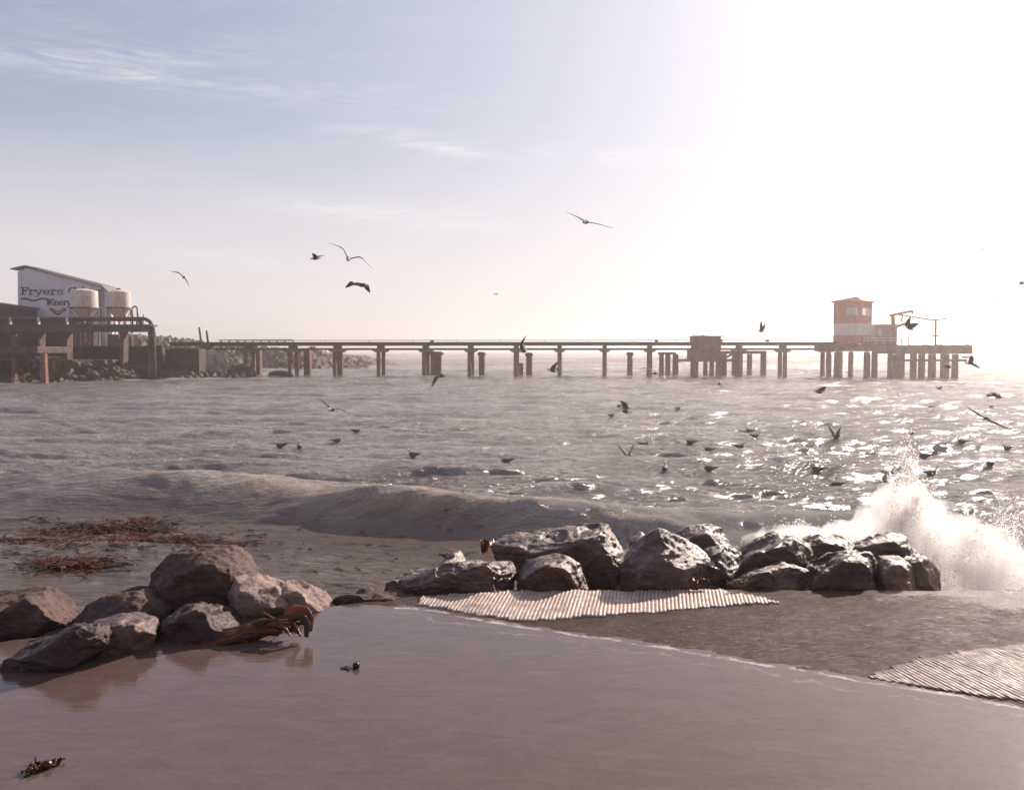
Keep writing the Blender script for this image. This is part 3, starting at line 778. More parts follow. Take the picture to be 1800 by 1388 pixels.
RG = 'boulders along the edge of the slipway'
ROCKS = [
 ([(-70, 1050), (0, 1038), (48, 1032), (88, 1045), (118, 1078), (125, 1110), (60, 1150), (-70, 1160)], 8.7, M_ROCKDRY, 'brown boulder cut by the left edge of the photo, with a pale sunlit right rim', (20, 1090), .62, .5, (), .0, 11),
 ([(112, 1100), (160, 1052), (238, 1030), (262, 1045), (298, 1074), (290, 1112), (120, 1130)], 8.8, M_ROCKDRY, 'pointed triangular boulder with a pale tan right face, beside the biggest boulder', (205, 1085), .5, .45, ((243, 1052, -.38), (250, 1105, -.5)), .0, 12),
 ([(246, 1040), (282, 982), (322, 965), (400, 961), (432, 985), (450, 1012), (468, 1060), (440, 1105), (250, 1105)], 9.3, M_ROCKDRY, 'biggest boulder, tall and rounded with a dark brown front, left of the slipway', (340, 1035), .62, .5, ((402, 1010, -.5),), .0, 3),
 ([(396, 1040), (415, 1015), (455, 1012), (490, 1030), (522, 1062), (512, 1088), (460, 1102), (400, 1098)], 8.95, M_ROCKPALE, 'pale sunlit boulder leaning on the right foot of the biggest boulder', (430, 1065), .5, .32, (), .0, 4),
 ([(478, 1036), (500, 1016), (532, 1025), (570, 1055), (606, 1084), (560, 1096), (500, 1094)], 9.15, M_ROCKPALE, 'grainy grey boulder with a bright lower edge sloping down to the still water', (520, 1062), .55, .35, (), .0, 5),
 ([(262, 1118), (300, 1072), (350, 1056), (402, 1072), (425, 1100), (390, 1140), (280, 1155)], 8.25, M_SLATE, 'low dark boulder behind the brown kelp bunch', (330, 1100), .6, .35, (), .0, 6),
 ([(140, 1130), (165, 1092), (215, 1080), (256, 1088), (274, 1120), (262, 1158), (180, 1172)], 7.85, M_ROCKWET, 'wet black block with a small glinting facet at the tip of the dark slab', (190, 1120), .6, .32, ((200, 1100, -.3),), .0, 8),
 ([(-90, 1160), (0, 1132), (100, 1096), (190, 1086), (205, 1125), (165, 1178), (80, 1206), (-20, 1228), (-90, 1250)], 7.45, M_SLATE, 'long dark slab of rock in the lower left corner, running to the wet black block', (60, 1150), .6, .30, (), .02, 9),
 ([(556, 1046), (600, 1037), (680, 1041), (738, 1050), (735, 1062), (690, 1066), (600, 1084)], 9.55, M_ROCKDRY, 'flat low ledge of brown rock between the grainy boulder and the ribbed concrete', (640, 1058), .6, .30, (), .015, 10),
 ([(674, 1036), (690, 1014), (760, 985), (800, 977), (872, 978), (896, 985), (911, 1010), (905, 1050), (680, 1056)], 10.0, M_ROCKWET, 'long flat wet rock with layered bedding behind the left end of the ribbed concrete', (800, 1020), .62, .45, ((870, 992, -.35),), .03, 13),
 ([(909, 1012), (925, 990), (955, 980), (992, 976), (1016, 990), (1042, 1040), (912, 1052)], 9.95, M_ROCKWET, 'rounded dark boulder with a white glinting right rim behind the ribbed concrete', (965, 1020), .66, .4, (), .0, 14),
 ([(866, 960), (885, 944), (940, 938), (995, 930), (1040, 917), (1082, 922), (1106, 955), (1115, 1005), (1100, 1045), (925, 1045), (880, 990)], 10.75, M_ROCKWET, 'large dark boulder with a rough layered crest behind the rounded one', (1010, 990), .66, .5, (), .02, 15),
 ([(1094, 992), (1128, 946), (1168, 926), (1200, 943), (1256, 982), (1266, 1010), (1262, 1045), (1098, 1048)], 10.05, M_ROCKWET, 'steep peaked boulder whose right face blazes white in the sun', (1150, 1010), .45, .5, ((1160, 948, -.22), (1205, 1042, -.5)), .0, 16),
 ([(1106, 948), (1128, 935), (1148, 948), (1150, 985), (1106, 985)], 11.1, M_ROCKWET, 'small rock top showing in the gap left of the peaked boulder', (1125, 960), .6, .25, (), .0, 17),
 ([(1192, 940), (1212, 928), (1238, 923), (1266, 925), (1300, 966), (1318, 1000), (1300, 1030), (1210, 1020)], 10.95, M_ROCKWET, 'boulder with a rounded top and white wet streaks behind the peaked boulder', (1225, 965), .55, .4, ((1238, 935, -.3),), .0, 18),
 ([(1240, 968), (1268, 958), (1290, 980), (1305, 1005), (1296, 1040), (1250, 1045)], 10.35, M_ROCKWET, 'narrow dark boulder squeezed against the right side of the peaked boulder', (1262, 1000), .6, .3, (), .0, 19),
 ([(1284, 990), (1310, 965), (1370, 940), (1396, 938), (1422, 962), (1446, 990), (1436, 1020), (1296, 1030)], 10.7, M_ROCKWET, 'broad boulder with a flat sloping brown face in the middle of the right row', (1350, 985), .6, .42, ((1402, 950, -.3),), .0, 20),
 ([(1268, 1032), (1312, 1004), (1385, 988), (1424, 1000), (1410, 1040), (1285, 1046)], 10.0, M_ROCKWET, 'low wedge of rock with a glinting tip in front of the broad boulder', (1345, 1025), .55, .3, ((1388, 1000, -.25),), .0, 21),
 ([(1404, 955), (1440, 941), (1490, 944), (1516, 965), (1480, 1000), (1418, 995)], 11.0, M_ROCKWET, 'low dark boulder with one pale stripe, farther back in the right row', (1445, 965), .6, .35, (), .01, 22),
 ([(1402, 1036), (1430, 986), (1468, 971), (1528, 971), (1547, 992), (1552, 1042), (1410, 1046)], 10.1, M_SLATE, 'smooth domed boulder with a thin bright rim in the right row', (1475, 1015), .7, .42, (), .0, 23),
 ([(1496, 960), (1530, 944), (1588, 940), (1612, 962), (1630, 990), (1590, 1010), (1510, 1000)], 10.9, M_ROCKWET, 'dark boulder just in front of the splash, behind the domed boulder', (1550, 970), .6, .4, ((1590, 955, -.25),), .01, 24),
 ([(1546, 1008), (1560, 983), (1590, 981), (1606, 1000), (1618, 1042), (1546, 1046)], 10.05, M_ROCKWET, 'small rounded boulder with a white spot at its foot, right of the domed boulder', (1575, 1012), .65, .3, (), .0, 25),
 ([(1588, 980), (1625, 973), (1650, 998), (1660, 1040), (1606, 1046)], 10.4, M_ROCKWET, 'last boulder of the right row, sloping down beside the splash', (1615, 1005), .55, .32, ((1632, 985, -.2),), .0, 26),
]
for (sil, Yb, mat, lab, fc, shr, th, ex, st_, sd) in ROCKS:
    # carry the foot of each stone a little below the surface it lies on
    mxy = max(p[1] for p in sil)
    gx_ = sum(p[0] for p in sil) / len(sil); gy_ = sum(p[1] for p in sil) / len(sil)
    sil = [(gx_ + (a - gx_) * 1.06, gy_ + (b - gy_) * 1.06 + (14 if b > mxy - 14 else 0)) for a, b in sil]
    hull_rock('boulder', sil, Yb, mat, lab, fc, shr, th, ex, seed=sd, strat=st_, group=RG, vox=.018)

# ------------------------------------------------------------------ kelp
def blade(v, f, p0, ang, L, Wd, curl, z0, seed, n=9, ruf=.012):
    """ribbon of kelp, added to v/f"""
    r = random.Random(seed); b = len(v); x, y = p0; a = ang
    for i in range(n):
        t = i / (n - 1.0)
        wd = Wd * (math.sin(PI * min(.97, .08 + t * .9)) ** .6) * .5
        nx, ny = -math.sin(a), math.cos(a)
        zz = z0(x, y) if callable(z0) else z0
        up = ruf * math.sin(t * 9 + seed) + r.uniform(0, ruf)
        v.append((x + nx * wd, y + ny * wd, zz + up + ruf * r.uniform(-.8, 1)))
        v.append((x, y, zz + up - ruf * .4 + .004))
        v.append((x - nx * wd, y - ny * wd, zz + up + ruf * r.uniform(-.8, 1)))
        x += math.cos(a) * L / (n - 1); y += math.sin(a) * L / (n - 1); a += curl / (n - 1) + r.uniform(-.15, .15)
    for i in range(n - 1):
        q = b + i * 3
        f += [[q, q + 1, q + 4, q + 3], [q + 1, q + 2, q + 5, q + 4]]


def sea1(x, y): return float(sea(np.array([x]), np.array([y]))[0])

MATN = [  # patches of drifting kelp: centre px, py, half width, half height, number
 (190, 921, 110, 10, 110), (300, 943, 120, 7, 80), (130, 990, 62, 9, 80), (30, 942, 40, 5, 40), (180, 945, 200, 34, 50)]
vk, fk, vd, fd_ = [], [], [], []
kp = []
for (cx, cy, hw, hh, num) in MATN:
    for i in range(num):
        px = random.gauss(cx, hw * .55); py = random.gauss(cy, hh * .55)
        kp.append((px, py))
for i in range(170):
    px = random.uniform(-20, 860); py = random.uniform(915, 1000) + random.uniform(0, 15); kp.append((px, py))
gx = [G(a, b, .03) for a, b in kp]
zz = sea(np.array([g.x for g in gx]), np.array([g.y for g in gx]))
for i, g in enumerate(gx):
    tgt = (vk, fk) if random.random() < .30 else (vd, fd_)
    small = i >= len(gx) - 170
    for q in range(1 if small else 2):
        blade(*tgt, (g.x + random.uniform(-.05, .05), g.y + random.uniform(-.1, .1)), random.uniform(-.5, .5) + (PI if random.random() < .5 else 0),
              random.uniform(.08, .22) if small else random.uniform(.20, .55), random.uniform(.02, .06), random.uniform(-1.4, 1.4), float(zz[i]) + .012, i * 3 + q, 8, .007 if small else .013)
mi = [0] * len(fk) + [1] * len(fd_)
nv = len(vk); allf = fk + [[a + nv for a in q] for q in fd_]
o = mesh_np('drifting_kelp', vk + vd, allf, (M_KELP, M_KELPD), True, mi=mi)
tag(o, 'drifting brown and amber kelp scattered on the calm water left of the boulders', 'seaweed', kind='stuff')


def kelp_thing(name, spots, z0, label, mats, group=None, w=(.03, .08), L=(.15, .35), ruf=.02, seed=5):
    r = random.Random(seed); v, f = [], []
    for i, (px, py, a) in enumerate(spots):
        zb = z0
        g = G(px, py, zb); g = g if not v else Vector(v[1]) + Vector((i * .004, i * .003, 0)); blade(v, f, (g.x, g.y), a, r.uniform(*L), r.uniform(*w), r.uniform(-1, 1), zb + .006, seed + i, 9, ruf)
    c = Vector(v[0]); o = mesh_np(name, [(a - c.x, b - c.y, d - c.z) for a, b, d in v], f, mats, True, mi=[(i // 16) % len(mats) for i in range(len(f))])
    o.location = c
    md = o.modifiers.new('thick', 'SOLIDIFY'); md.thickness = .005
    tag(o, label, 'seaweed', group); return o


def kelp_bundle():
    """the bunch of broad kelp straps thrown against the boulders: curved straps in 3-D"""
    v, f = [], []
    r0 = random.Random(4); straps = []
    for k in range(26):
        u0 = r0.uniform(0, .55); u1 = r0.uniform(.75, 1.0); top = r0.uniform(-1, .6)
        def at(u, lift): return (300 + 235 * u + r0.uniform(-6, 6), 1150 - 52 * u + lift * 11 + r0.uniform(-4, 4), 7.84 + .26 * u + r0.uniform(-.07, .07))
        straps.append(([at(u0, .3), at(u0 + (u1 - u0) * .35, top - .4), at(u0 + (u1 - u0) * .7, top - .8), at(u1, top * .6)], r0.uniform(.025, .07)))
    straps += [([(500, 1080, 8.1), (524, 1071, 8.1), (542, 1082, 8.05), (545, 1110, 8.0)], .11), ([(512, 1088, 8.03), (530, 1084, 8.0), (541, 1098, 8.0), (538, 1120, 7.95)], .07),
               ([(462, 1076, 8.15), (486, 1090, 8.05), (500, 1104, 8.0), (512, 1118, 7.98)], .03), ([(500, 1074, 8.15), (514, 1094, 8.0), (522, 1108, 8.0), (530, 1118, 7.98)], .035)]
    for k, (pp, wd) in enumerate(straps):
        q = [P(*t) for t in pp]; b = len(v); n = 14; r = random.Random(k)
        for i in range(n):
            t = i / (n - 1) * (len(q) - 1); j = min(int(t), len(q) - 2); u = t - j
            p = q[j].lerp(q[j + 1], u * u * (3 - 2 * u)); tn = (q[j + 1] - q[j]).normalized()
            side = tn.cross(Vector((0.15, -.9, .45))).normalized(); s_ = i / (n - 1)
            ww = wd * .5 * (math.sin(PI * (.06 + .9 * s_)) ** .5)
            w1 = Vector((0, -.02 * math.sin(i * 1.9 + k), .012 * math.cos(i * 1.3 + k)))
            v += [tuple(p + side * ww + w1), tuple(p + Vector((0, -.02, .01))), tuple(p - side * ww - w1)]
        for i in range(n - 1):
            a = b + i * 3; f += [[a, a + 1, a + 4, a + 3], [a + 1, a + 2, a + 5, a + 4]]
    c = P(450, 1120, 7.95)
    o = mesh_np('kelp_bunch', [(a - c.x, b - c.y, d - c.z) for a, b, d in v], f, (M_KELP, M_KELPD), True, mi=[(i // 26) % 2 for i in range(len(f))])
    o.location = c; md = o.modifiers.new('thick', 'SOLIDIFY'); md.thickness = .008
    sd = o.modifiers.new('sub', 'SUBSURF'); sd.levels = 1; sd.render_levels = 1
    tag(o, 'glossy bunch of broad brown kelp straps thrown against the boulders, reflected in the still water', 'seaweed')
kelp_bundle()
kelp_thing('kelp_scrap', [(1228, 1024, .2), (1245, 1018, 2.8), (1240, 1030, .1), (1252, 1026, 3.0)], .66, 'torn orange kelp at the foot of the peaked boulder', (M_KELP,), 'kelp scraps washed against the right boulders', L=(.1, .2), seed=3)
kelp_thing('kelp_scrap', [(1292, 1026, .2), (1300, 1020, 2.8), (1300, 1031, .1)], .66, 'torn orange kelp in the gap right of the peaked boulder', (M_KELP,), 'kelp scraps washed against the right boulders', L=(.08, .16), seed=4)
kelp_thing('kelp_scrap', [(772, 977, .2), (785, 973, .1), (790, 978, .5)], .55, 'bright orange kelp scrap on top of the long flat wet rock', (M_KELP,), 'kelp scraps washed against the right boulders', L=(.12, .2), seed=6)
kelp_thing('kelp_scrap', [(868, 965, .2), (880, 958, .1), (890, 968, .5), (882, 975, 2.5), (870, 972, .9)], .62, 'olive brown kelp hanging left of the large layered boulder', (M_KELPD, M_KELP), 'kelp scraps washed against the right boulders', L=(.2, .32), w=(.08, .14), ruf=.06, seed=8)


def kelp_float(px, py, label, seed, withstalk):
    g = G(px, py, ZW); e = empty('kelp_frond', g)
    m = MB(); r = random.Random(seed)
    m.lathe([(.004, 0), (.022, .008), (.032, .025), (.030, .042), (.016, .056), (.003, .06)], (0.02, 0, -.006), 12)
    if not withstalk: m.lathe([(.004, 0), (.02, .008), (.028, .02), (.022, .034), (.003, .045)], (-.06, -.06, -.004), 12)
    o = m.build('float_bulb', M_KELPD, e, True)
    v, f = [], []
    if withstalk:
        for a in (3.05, 3.3, 2.8): blade(v, f, (0, 0), a, .11, .022, .4, .004, seed, 8, .006)
    else:
        for a in (3.9, 4.2, .6, 2.3, 3.4, 1.2): blade(v, f, (0, 0), a, .13, .04, .6, .004, seed + int(a * 3), 8, .02)
    o = mesh_np('frond', v, f, (M_KELPD,), True, parent=e); o.modifiers.new('t', 'SOLIDIFY').thickness = .004
    tag(e, label, 'seaweed', 'kelp pieces lying in the still water')
kelp_float(622, 1174, 'small dark kelp bulb with a short stalk lying alone in the still water', 3, True)
kelp_float(78, 1350, 'crumpled brown kelp frond in the bottom left corner of the still water', 5, False)

# ------------------------------------------------------------------ far shore
LX = [-400, 0, 150, 230, 300, 350, 400, 480, 560, 610, 640, 700, 760, 830]
LY = [560, 572, 580, 584, 588, 597, 601, 609, 615, 619, 623, 634, 646, 652]
def build_headland():
    pxs = np.linspace(-420, 835, 520); Ys = np.concatenate([np.linspace(136, 182, 120)[:-1], np.linspace(182, 240, 40)])
    Yg, Pg = np.meshgrid(Ys, pxs, indexing='ij')
    x = (Pg - 900) / F * Yg; y = Yg
    rid = 2.1 + (616 - np.interp(Pg, LX, LY)) / F * 185
    coast = 150 + 8 * vn(Pg * .02, Pg * 0, seed=101) + sm(Pg, 560, 800) * 26
    rise = sm(Yg, coast, coast + 34) ** .7
    n_ = fbm(x * .13, y * .13, o=5, seed=102, gain=.6); n2 = 1 - np.abs(fbm(x * .5, y * .5, o=4, seed=104))
    z = -1.5 + (rid + 1.5) * rise + (n_ * 1.1 + (n2 - .6) * 1.5) * np.clip(rise * 2.2, .25, 1) * np.clip((rid + .8) / 4, .25, 1)
    idx = np.arange(z.size).reshape(z.shape)
    f = np.stack([idx[:-1, :-1], idx[:-1, 1:], idx[1:, 1:], idx[1:, :-1]], -1).reshape(-1, 4)
    tag(mesh_np('headland', np.stack([x.ravel(), y.ravel(), z.ravel()], 1), f, (M_LAND,), False), kind='structure')
    # bank of dark rubble at the foot of the harbour wall
    xs = np.linspace(-78, -28, 260); ys = np.linspace(82, 105.5, 130); Yg, Xg = np.meshgrid(ys, xs, indexing='ij')
    shore = np.interp(Xg, [-78, -50, -45, -40, -34, -30], [84, 85.5, 93, 99, 102.5, 104])
    z = -.9 + (Yg - shore) * .32 + 1.0 * fbm(Xg * .5, Yg * .5, o=4, seed=110) * .5 + .5 * (1 - np.abs(fbm(Xg * 1.4, Yg * 1.4, o=3, seed=111)))
    z = np.minimum(z, 2.2) - 3 * sm(Xg, -31, -28)
    idx = np.arange(z.size).reshape(z.shape)
    f = np.stack([idx[:-1, :-1], idx[:-1, 1:], idx[1:, 1:], idx[1:, :-1]], -1).reshape(-1, 4)
    tag(mesh_np('rocky_bank', np.stack([Xg.ravel(), Yg.ravel(), z.ravel()], 1), f, (M_CONCD,), False), kind='structure')
build_headland()

def far_rock(px0, px1, py0, py1, Yb, mat, label, seed, th=1.5):
    w_ = px1 - px0; h = py1 - py0
    sil = [(px0, py1), (px0 + .03 * w_, py0 + .35 * h), (px0 + .2 * w_, py0 + .05 * h), (px0 + .55 * w_, py0), (px0 + .85 * w_, py0 + .22 * h), (px1, py0 + .7 * h), (px1, py1)]
    hull_rock('boulder', sil, Yb, mat, label, shrink=.7, thick=th, vox=max(.1, w_ / F * Yb / 26), dis=2.2, seed=seed, group='rocks at the shore end of the pier')
far_rock(352, 402, 613, 662, 113, M_CONCL, 'pale tan block of rock under the shore end of the pier', 201, 1.3)
far_rock(398, 452, 640, 664, 109, M_ROCKDRY, 'dark rubble heap under the pier, right of the pale tan block', 202)
far_rock(470, 520, 650, 664, 110, M_ROCKDRY, 'low dark rock awash at the foot of the pier columns near shore', 203, 1)

# ------------------------------------------------------------------ harbour quay and buildings on the left
def xz(px, py, Yd):
    p = P(px, py, Yd); return p.x, p.z
QZ = xz(200, 608, 104)[1]
m = MB()
x0 = xz(-500, 600, 104)[0]; x1 = xz(286, 600, 104)[0]; x2 = xz(346, 600, 104)[0]
xb = xz(286, 600, 138)[0] - .5
m.add([(x0, 104, -2.4), (x1, 104, -2.4), (xb, 138, -2.4), (x0 * 1.3, 138, -2.4), (x0, 104, QZ), (x1, 104, QZ), (xb, 138, QZ), (x0 * 1.3, 138, QZ)],
      [[0, 3, 2, 1], [4, 5, 6, 7], [0, 1, 5, 4], [1, 2, 6, 5], [2, 3, 7, 6], [3, 0, 4, 7]])
m.box(x1, x2, 104.6, 107, -2.4, xz(300, 613, 104)[1])
q = m.build('quay_wall', M_CONCD, bevel=.06); tag(q, 'dark tidal harbour wall under the white building', 'harbour wall')
m = MB()
for i in range(7):
    a = x0 + (x1 - x0) * (i + .3) / 7.0 + 30 * 0
for px in (300, 322):
    a = xz(px, 600, 104)[0]; m.box(a, a + .5, 104.2, 104.6, -1, QZ - .6)
m.build('fender', M_CONCD, q)
m = MB(); m.box(x1 - .6, x1 + .02, 103.7, 104, -1, QZ + .1); m.build('corner_buttress', M_CONCL if False else M_CONCD, q)

def pz(py, Yd): return xz(900, py, Yd)[1]

# white winery building
YB = 120.0
bx = empty('winery_building', (xz(104, 600, YB)[0], YB, QZ))
ox, oy, oz = bx.location
def L(px, py): a, b = xz(px, py, YB); return (a - ox, b - oz)
front = [L(31, 560), L(31, 478), L(47, 471), L(179, 505), L(179, 560)]
front[0] = (front[0][0], 0.0); front[-1] = (front[-1][0], 0.0)
MB().prism(front, 0, 3.4).build('wall', M_WALL, bx)
m = MB()
a, b, c, d = L(21, 474), L(47, 468.5), L(180, 502.5), L(195, 516.5)
th = .15
for p, q_ in ((a, b), (b, c), (c, d)):
    m.prism([(p[0], p[1]), (q_[0], q_[1]), (q_[0], q_[1] + th), (p[0], p[1] + th)], -.45, 3.7)
m.build('roof', M_TRIM, bx)
e0, e1 = L(179.5, 507), L(193, 516.5)
MB().prism([(e0[0], 0), (e0[0], e0[1]), (e1[0], e1[1]), (e1[0], 0)], .35, 3.3).build('lean_to', M_WALL, bx)
m = MB(); m.box(front[-1][0] - .22, front[-1][0] + .02, -.06, -.003, 0, front[3][1] - .25); m.build('corner_board', M_TRIM, bx)
m = MB(); sk0, sk1 = L(31, 558), L(179, 566); m.box(sk0[0] - .3, L(163, 560)[0], -.08, -.004, .02, sk0[1]); m.build('dark_plinth', M_ROOF, bx)
# windows in the low dark base
for px in (70, 100, 137):
    u0, u1 = L(px, 570), L(px + 9, 580)
    m = MB(); m.box(u0[0], u1[0], -.14, -.085, u1[1] + .2, u0[1]); o = m.build('window', M_TRIM, bx)
    m = MB(); m.box(u0[0] + .1, u1[0] - .1, -.16, -.145, u1[1] + .3, u0[1] - .1); m.build('pane', M_GLASS, o)

GL = {
 'F': ([[(0, 0), (.5, 0)], [(.24, 0), (.24, 1)], [(.27, 0), (.27, 1)], [(0, 1), (.9, 1)], [(.88, 1), (.88, .76)], [(.24, .52), (.62, .52)], [(.62, .63), (.62, .42)]], .95),
 'r': ([[(.02, 0), (.52, 0)], [(.26, 0), (.26, .64)], [(.05, .64), (.26, .64)], [(.26, .48), (.45, .64), (.68, .64), (.72, .5)]], .76),
 'y': ([[(.12, .64), (.52, .04)], [(.88, .64), (.42, -.28), (.15, -.3)], [(0, .64), (.3, .64)], [(.7, .64), (1, .64)]], 1.0),
 'e': ([[(.15, .33), (.86, .33), (.8, .55), (.5, .66), (.2, .55), (.12, .3), (.28, .05), (.58, -.01), (.86, .14)]], .98),
 's': ([[(.8, .5), (.74, .62), (.5, .66), (.22, .56), (.28, .4), (.7, .27), (.8, .13), (.5, -.01), (.2, .05), (.16, .18)]], .94),
 ' ': ([], .55),
 'C': ([[(.9, .76), (.75, .96), (.5, 1.02), (.22, .88), (.1, .5), (.22, .13), (.5, -.02), (.78, .05), (.94, .24)], [(.13, .7), (.13, .3)], [(.9, 1.02), (.9, .74)]], 1.05),
 'o': ([[(.5, .66), (.2, .55), (.1, .32), (.2, .08), (.5, -.01), (.8, .08), (.9, .32), (.8, .55), (.5, .66)]], 1.0),
 'v': ([[(.12, .64), (.5, .02)], [(.88, .64), (.5, .02)], [(0, .64), (.3, .64)], [(.7, .64), (1, .64)]], 1.0),
 'W': ([[(.02, 1), (.28, 0), (.52, .85), (.76, 0), (1.0, 1)], [(-.1, 1), (.15, 1)], [(.88, 1), (1.1, 1)]], 1.2),
 'i': ([[(.22, 0), (.22, .64)], [(.02, 0), (.42, 0)], [(.2, .84), (.24, .96)]], .52),
 'n': ([[(.2, 0), (.2, .64)], [(.2, .5), (.5, .66), (.78, .52), (.78, 0)], [(.02, 0), (.38, 0)], [(.62, 0), (.96, 0)]], 1.0),
}
def word(txt, px, py, pw, ph, slant=0.0, thick=.15):
    """letters standing on the wall, from px over width pw, baseline py, cap height ph (picture units)"""
    tw = sum(GL[c][1] for c in txt); x = 0; (bxx, bzz) = L(px, py); s = ph / F * YB; sw = pw / F * YB / tw
    for c in txt:
        m = MB()
        for st in GL[c][0]:
            for p, q_ in zip(st[:-1], st[1:]):
                A = Vector((bxx + (x + p[0]) * sw + slant * p[1] * s, -.03, bzz + p[1] * s)); B = Vector((bxx + (x + q_[0]) * sw + slant * q_[1] * s, -.03, bzz + q_[1] * s))
                dv = (B - A).normalized() * thick * s * .45
                if abs((B - A).z) <= abs((B - A).x): m.bar(A - dv, B + dv, .03, thick * s * .8)
                else: m.add([A - dv + Vector((sx * thick * s * .72, yy, 0)) for sx in (-1, 1) for yy in (-.015, .015)] + [B + dv + Vector((sx * thick * s * .72, yy, 0)) for sx in (-1, 1) for yy in (-.015, .015)],
                    [[0, 1, 3, 2], [4, 6, 7, 5], [0, 2, 6, 4], [1, 5, 7, 3], [0, 4, 5, 1], [2, 3, 7, 6]])
        if m.v: m.build('letter', M_LETTER, bx)
        x += GL[c][1]
word('Fryers Cove', 37, 517.5, 139, 11.8, 0, .155)
word('Winery', 82, 536, 43, 10.5, .18, .13)
m = MB(); pts = []
for i in range(30):
    px = 37 + i * 1.75; py = 526.5 - 2.2 * math.sin(i * .33 + .6) * .8 + (1.3 if i % 2 else -1.3)
    a, b = L(px, py); pts.append((a, -.03, b))
for p, q_ in zip(pts[:-1], pts[1:]): m.bar(p, q_, .03, .17)
m.build('script_line', M_LETTER, bx)
m = MB()
for s_ in (-1, 1):
    a, b = L(102, 553), L(102 + s_ * 15, 543); m.bar((a[0], -.03, a[1]), (b[0], -.03, b[1]), .03, .22)
    a, b = L(102, 548), L(102 + s_ * 13, 541); m.bar((a[0], -.045, a[1]), (b[0], -.045, b[1]), .03, .16)
m.build('emblem', M_RUST, bx)
tag(bx, 'white gabled winery building with dark lettering on its front, above the harbour wall', 'building')

# dark shed at the left edge
sb = empty('shed', (xz(-30, 600, 114)[0], 114, QZ)); ox2, oz2 = sb.location.x, QZ
def LL(px, py): a, b = xz(px, py, 114); return (a - ox2, b - oz2)
p0, p1, p2 = LL(-150, 512), LL(32, 538), LL(32, 562)
MB().prism([(p0[0], 0), (p0[0], p0[1] - .3), (p1[0] - .3, p1[1] - .3), (p1[0] - .3, 0)], 0, 5).build('wall', M_CONCD, sb)
MB().prism([(p0[0] - .2, p0[1] - .3), (p1[0], p1[1] - .3), (p1[0], p1[1]), (p0[0] - .2, p0[1])], -.3, 5.3).build('roof', M_ROOF, sb)
tag(sb, 'low dark shed with a sloping roof at the left edge, beside the white building', 'shed')

def silo(px0, px1, py_top, py_mid, py_tip, Yd, label, mat, seed):
    pc = (px0 + px1) / 2; r = (px1 - px0) / 2 / F * Yd; base = P(pc, 600, Yd)
    e = empty('silo', (base.x, Yd, QZ)); zt, zm, zp = (pz(py_top, Yd) - QZ, pz(py_mid, Yd) - QZ, pz(py_tip, Yd) - QZ)
    MB().lathe([(r * .25, zt + .25), (r * .96, zt), (r, zt - .06), (r, zm)], n=32).build('tank', mat, e, False, .0)
    MB().lathe([(r * .99, zm - .003), (.16, zp), (.14, zp - .3), (.02, zp - .31)], n=32).build('cone', mat, e)
    MB().lathe([(r * 1.08, zm + .06), (r * 1.12, zm - .06), (r * 1.0, zm - .1)], n=32).build('rim', M_RUST, e)
    for k in range(4):
        a = PI / 4 + k * PI / 2; px_, py_ = math.cos(a) * r * 1.02, math.sin(a) * r * 1.02
        m = MB(); m.tube([(px_, py_, 0), (px_, py_, zm - .1)], .07); m.tube([(px_, py_, zm - .3), (-py_ * .8, px_ * .8, .3)], .045); m.build('leg', M_RUST, e)
    MB().tube([(0, 0, zp - .3), (0, 0, .2)], .10).build('outlet_pipe', M_RUST, e)
    m = MB(); m.lathe([(.25, zt + .22), (.25, zt + .45), (.02, zt + .47)], n=16); m.build('hatch', M_RUST, e)
    tag(e, label, 'silo', 'cone bottomed silos on the quay')
silo(127, 172, 511, 541, 563, 112, 'left cream silo with a conical foot, half in front of the white building lettering', M_SILO, 1)
silo(191, 230, 513, 541, 566, 110, 'right cream silo with a conical foot, standing free against the sky', M_SILO, 2)
for i, (px, r) in enumerate(((203, .8), (226, .55))):
    t = empty('storage_drum', (xz(px, 600, 108)[0], 108, QZ))
    MB().lathe([(r, 0), (r, 1.35 - i * .2), (r * .9, 1.42 - i * .2), (.02, 1.45 - i * .2)], n=20).build('drum_body', M_RUST, t, False)
    MB().lathe([(r * 1.03, .6), (r * 1.03, .68), (r, .7)], n=20).build('hoop', M_PIPE, t, False)
    tag(t, ('broad rusty drum standing under the right silo', 'narrow rusty drum right of the right silo foot')[i], 'drum')
t = empty('ladder', (xz(172, 600, 107.5)[0], 107.5, QZ)); 
for s_ in (-.28, .28): MB().tube([(s_, 0, 0), (s_, 0, 2.0)], .06, 6).build('rail', M_WHITE, t)
for k in range(4): MB().bar((-.24, 0, .3 + k * .45), (.24, 0, .3 + k * .45), .05, .09).build('rung', M_WHITE, t)
tag(t, 'short pale ladder between the trestle beam and the quay', 'ladder')

# pipe trestle in front of the quay
YT = 100.0
tr = empty('pipe_trestle', (xz(100, 600, YT)[0], YT, 0)); txo = tr.location.x
def T(px, py, dy=0.0): a, b = xz(px, py, YT + dy); return (a - txo, dy, b)
m = MB(); a = T(-300, 573); b = T(263, 583); m.box(a[0], b[0], 0, 1.6, b[2], a[2]); m.build('beam', M_PIPE, tr)
m = MB(); a = T(-300, 571); b = T(266, 573.2); m.box(a[0], b[0], -.12, 1.7, b[2] + .004, a[2] + .06); m.build('walkway', M_DECK, tr)
pl = [T(-300, 560, .5), T(120, 560, .5), T(250, 560, .5)] + [T(250 + 19 * math.sin(k * .22), 560 + 19 * (1 - math.cos(k * .22)), .5) for k in range(1, 8)] + [T(270, 600, .5), T(272, 650, .5), T(273, 668, .5)]
MB().tube(pl, .21, 10).build('pipe', M_PIPE, tr, True)
MB().tube([T(-300, 563, 1.2), T(248, 563, 1.2)], .10, 8).build('pipe', M_PIPE, tr, True)
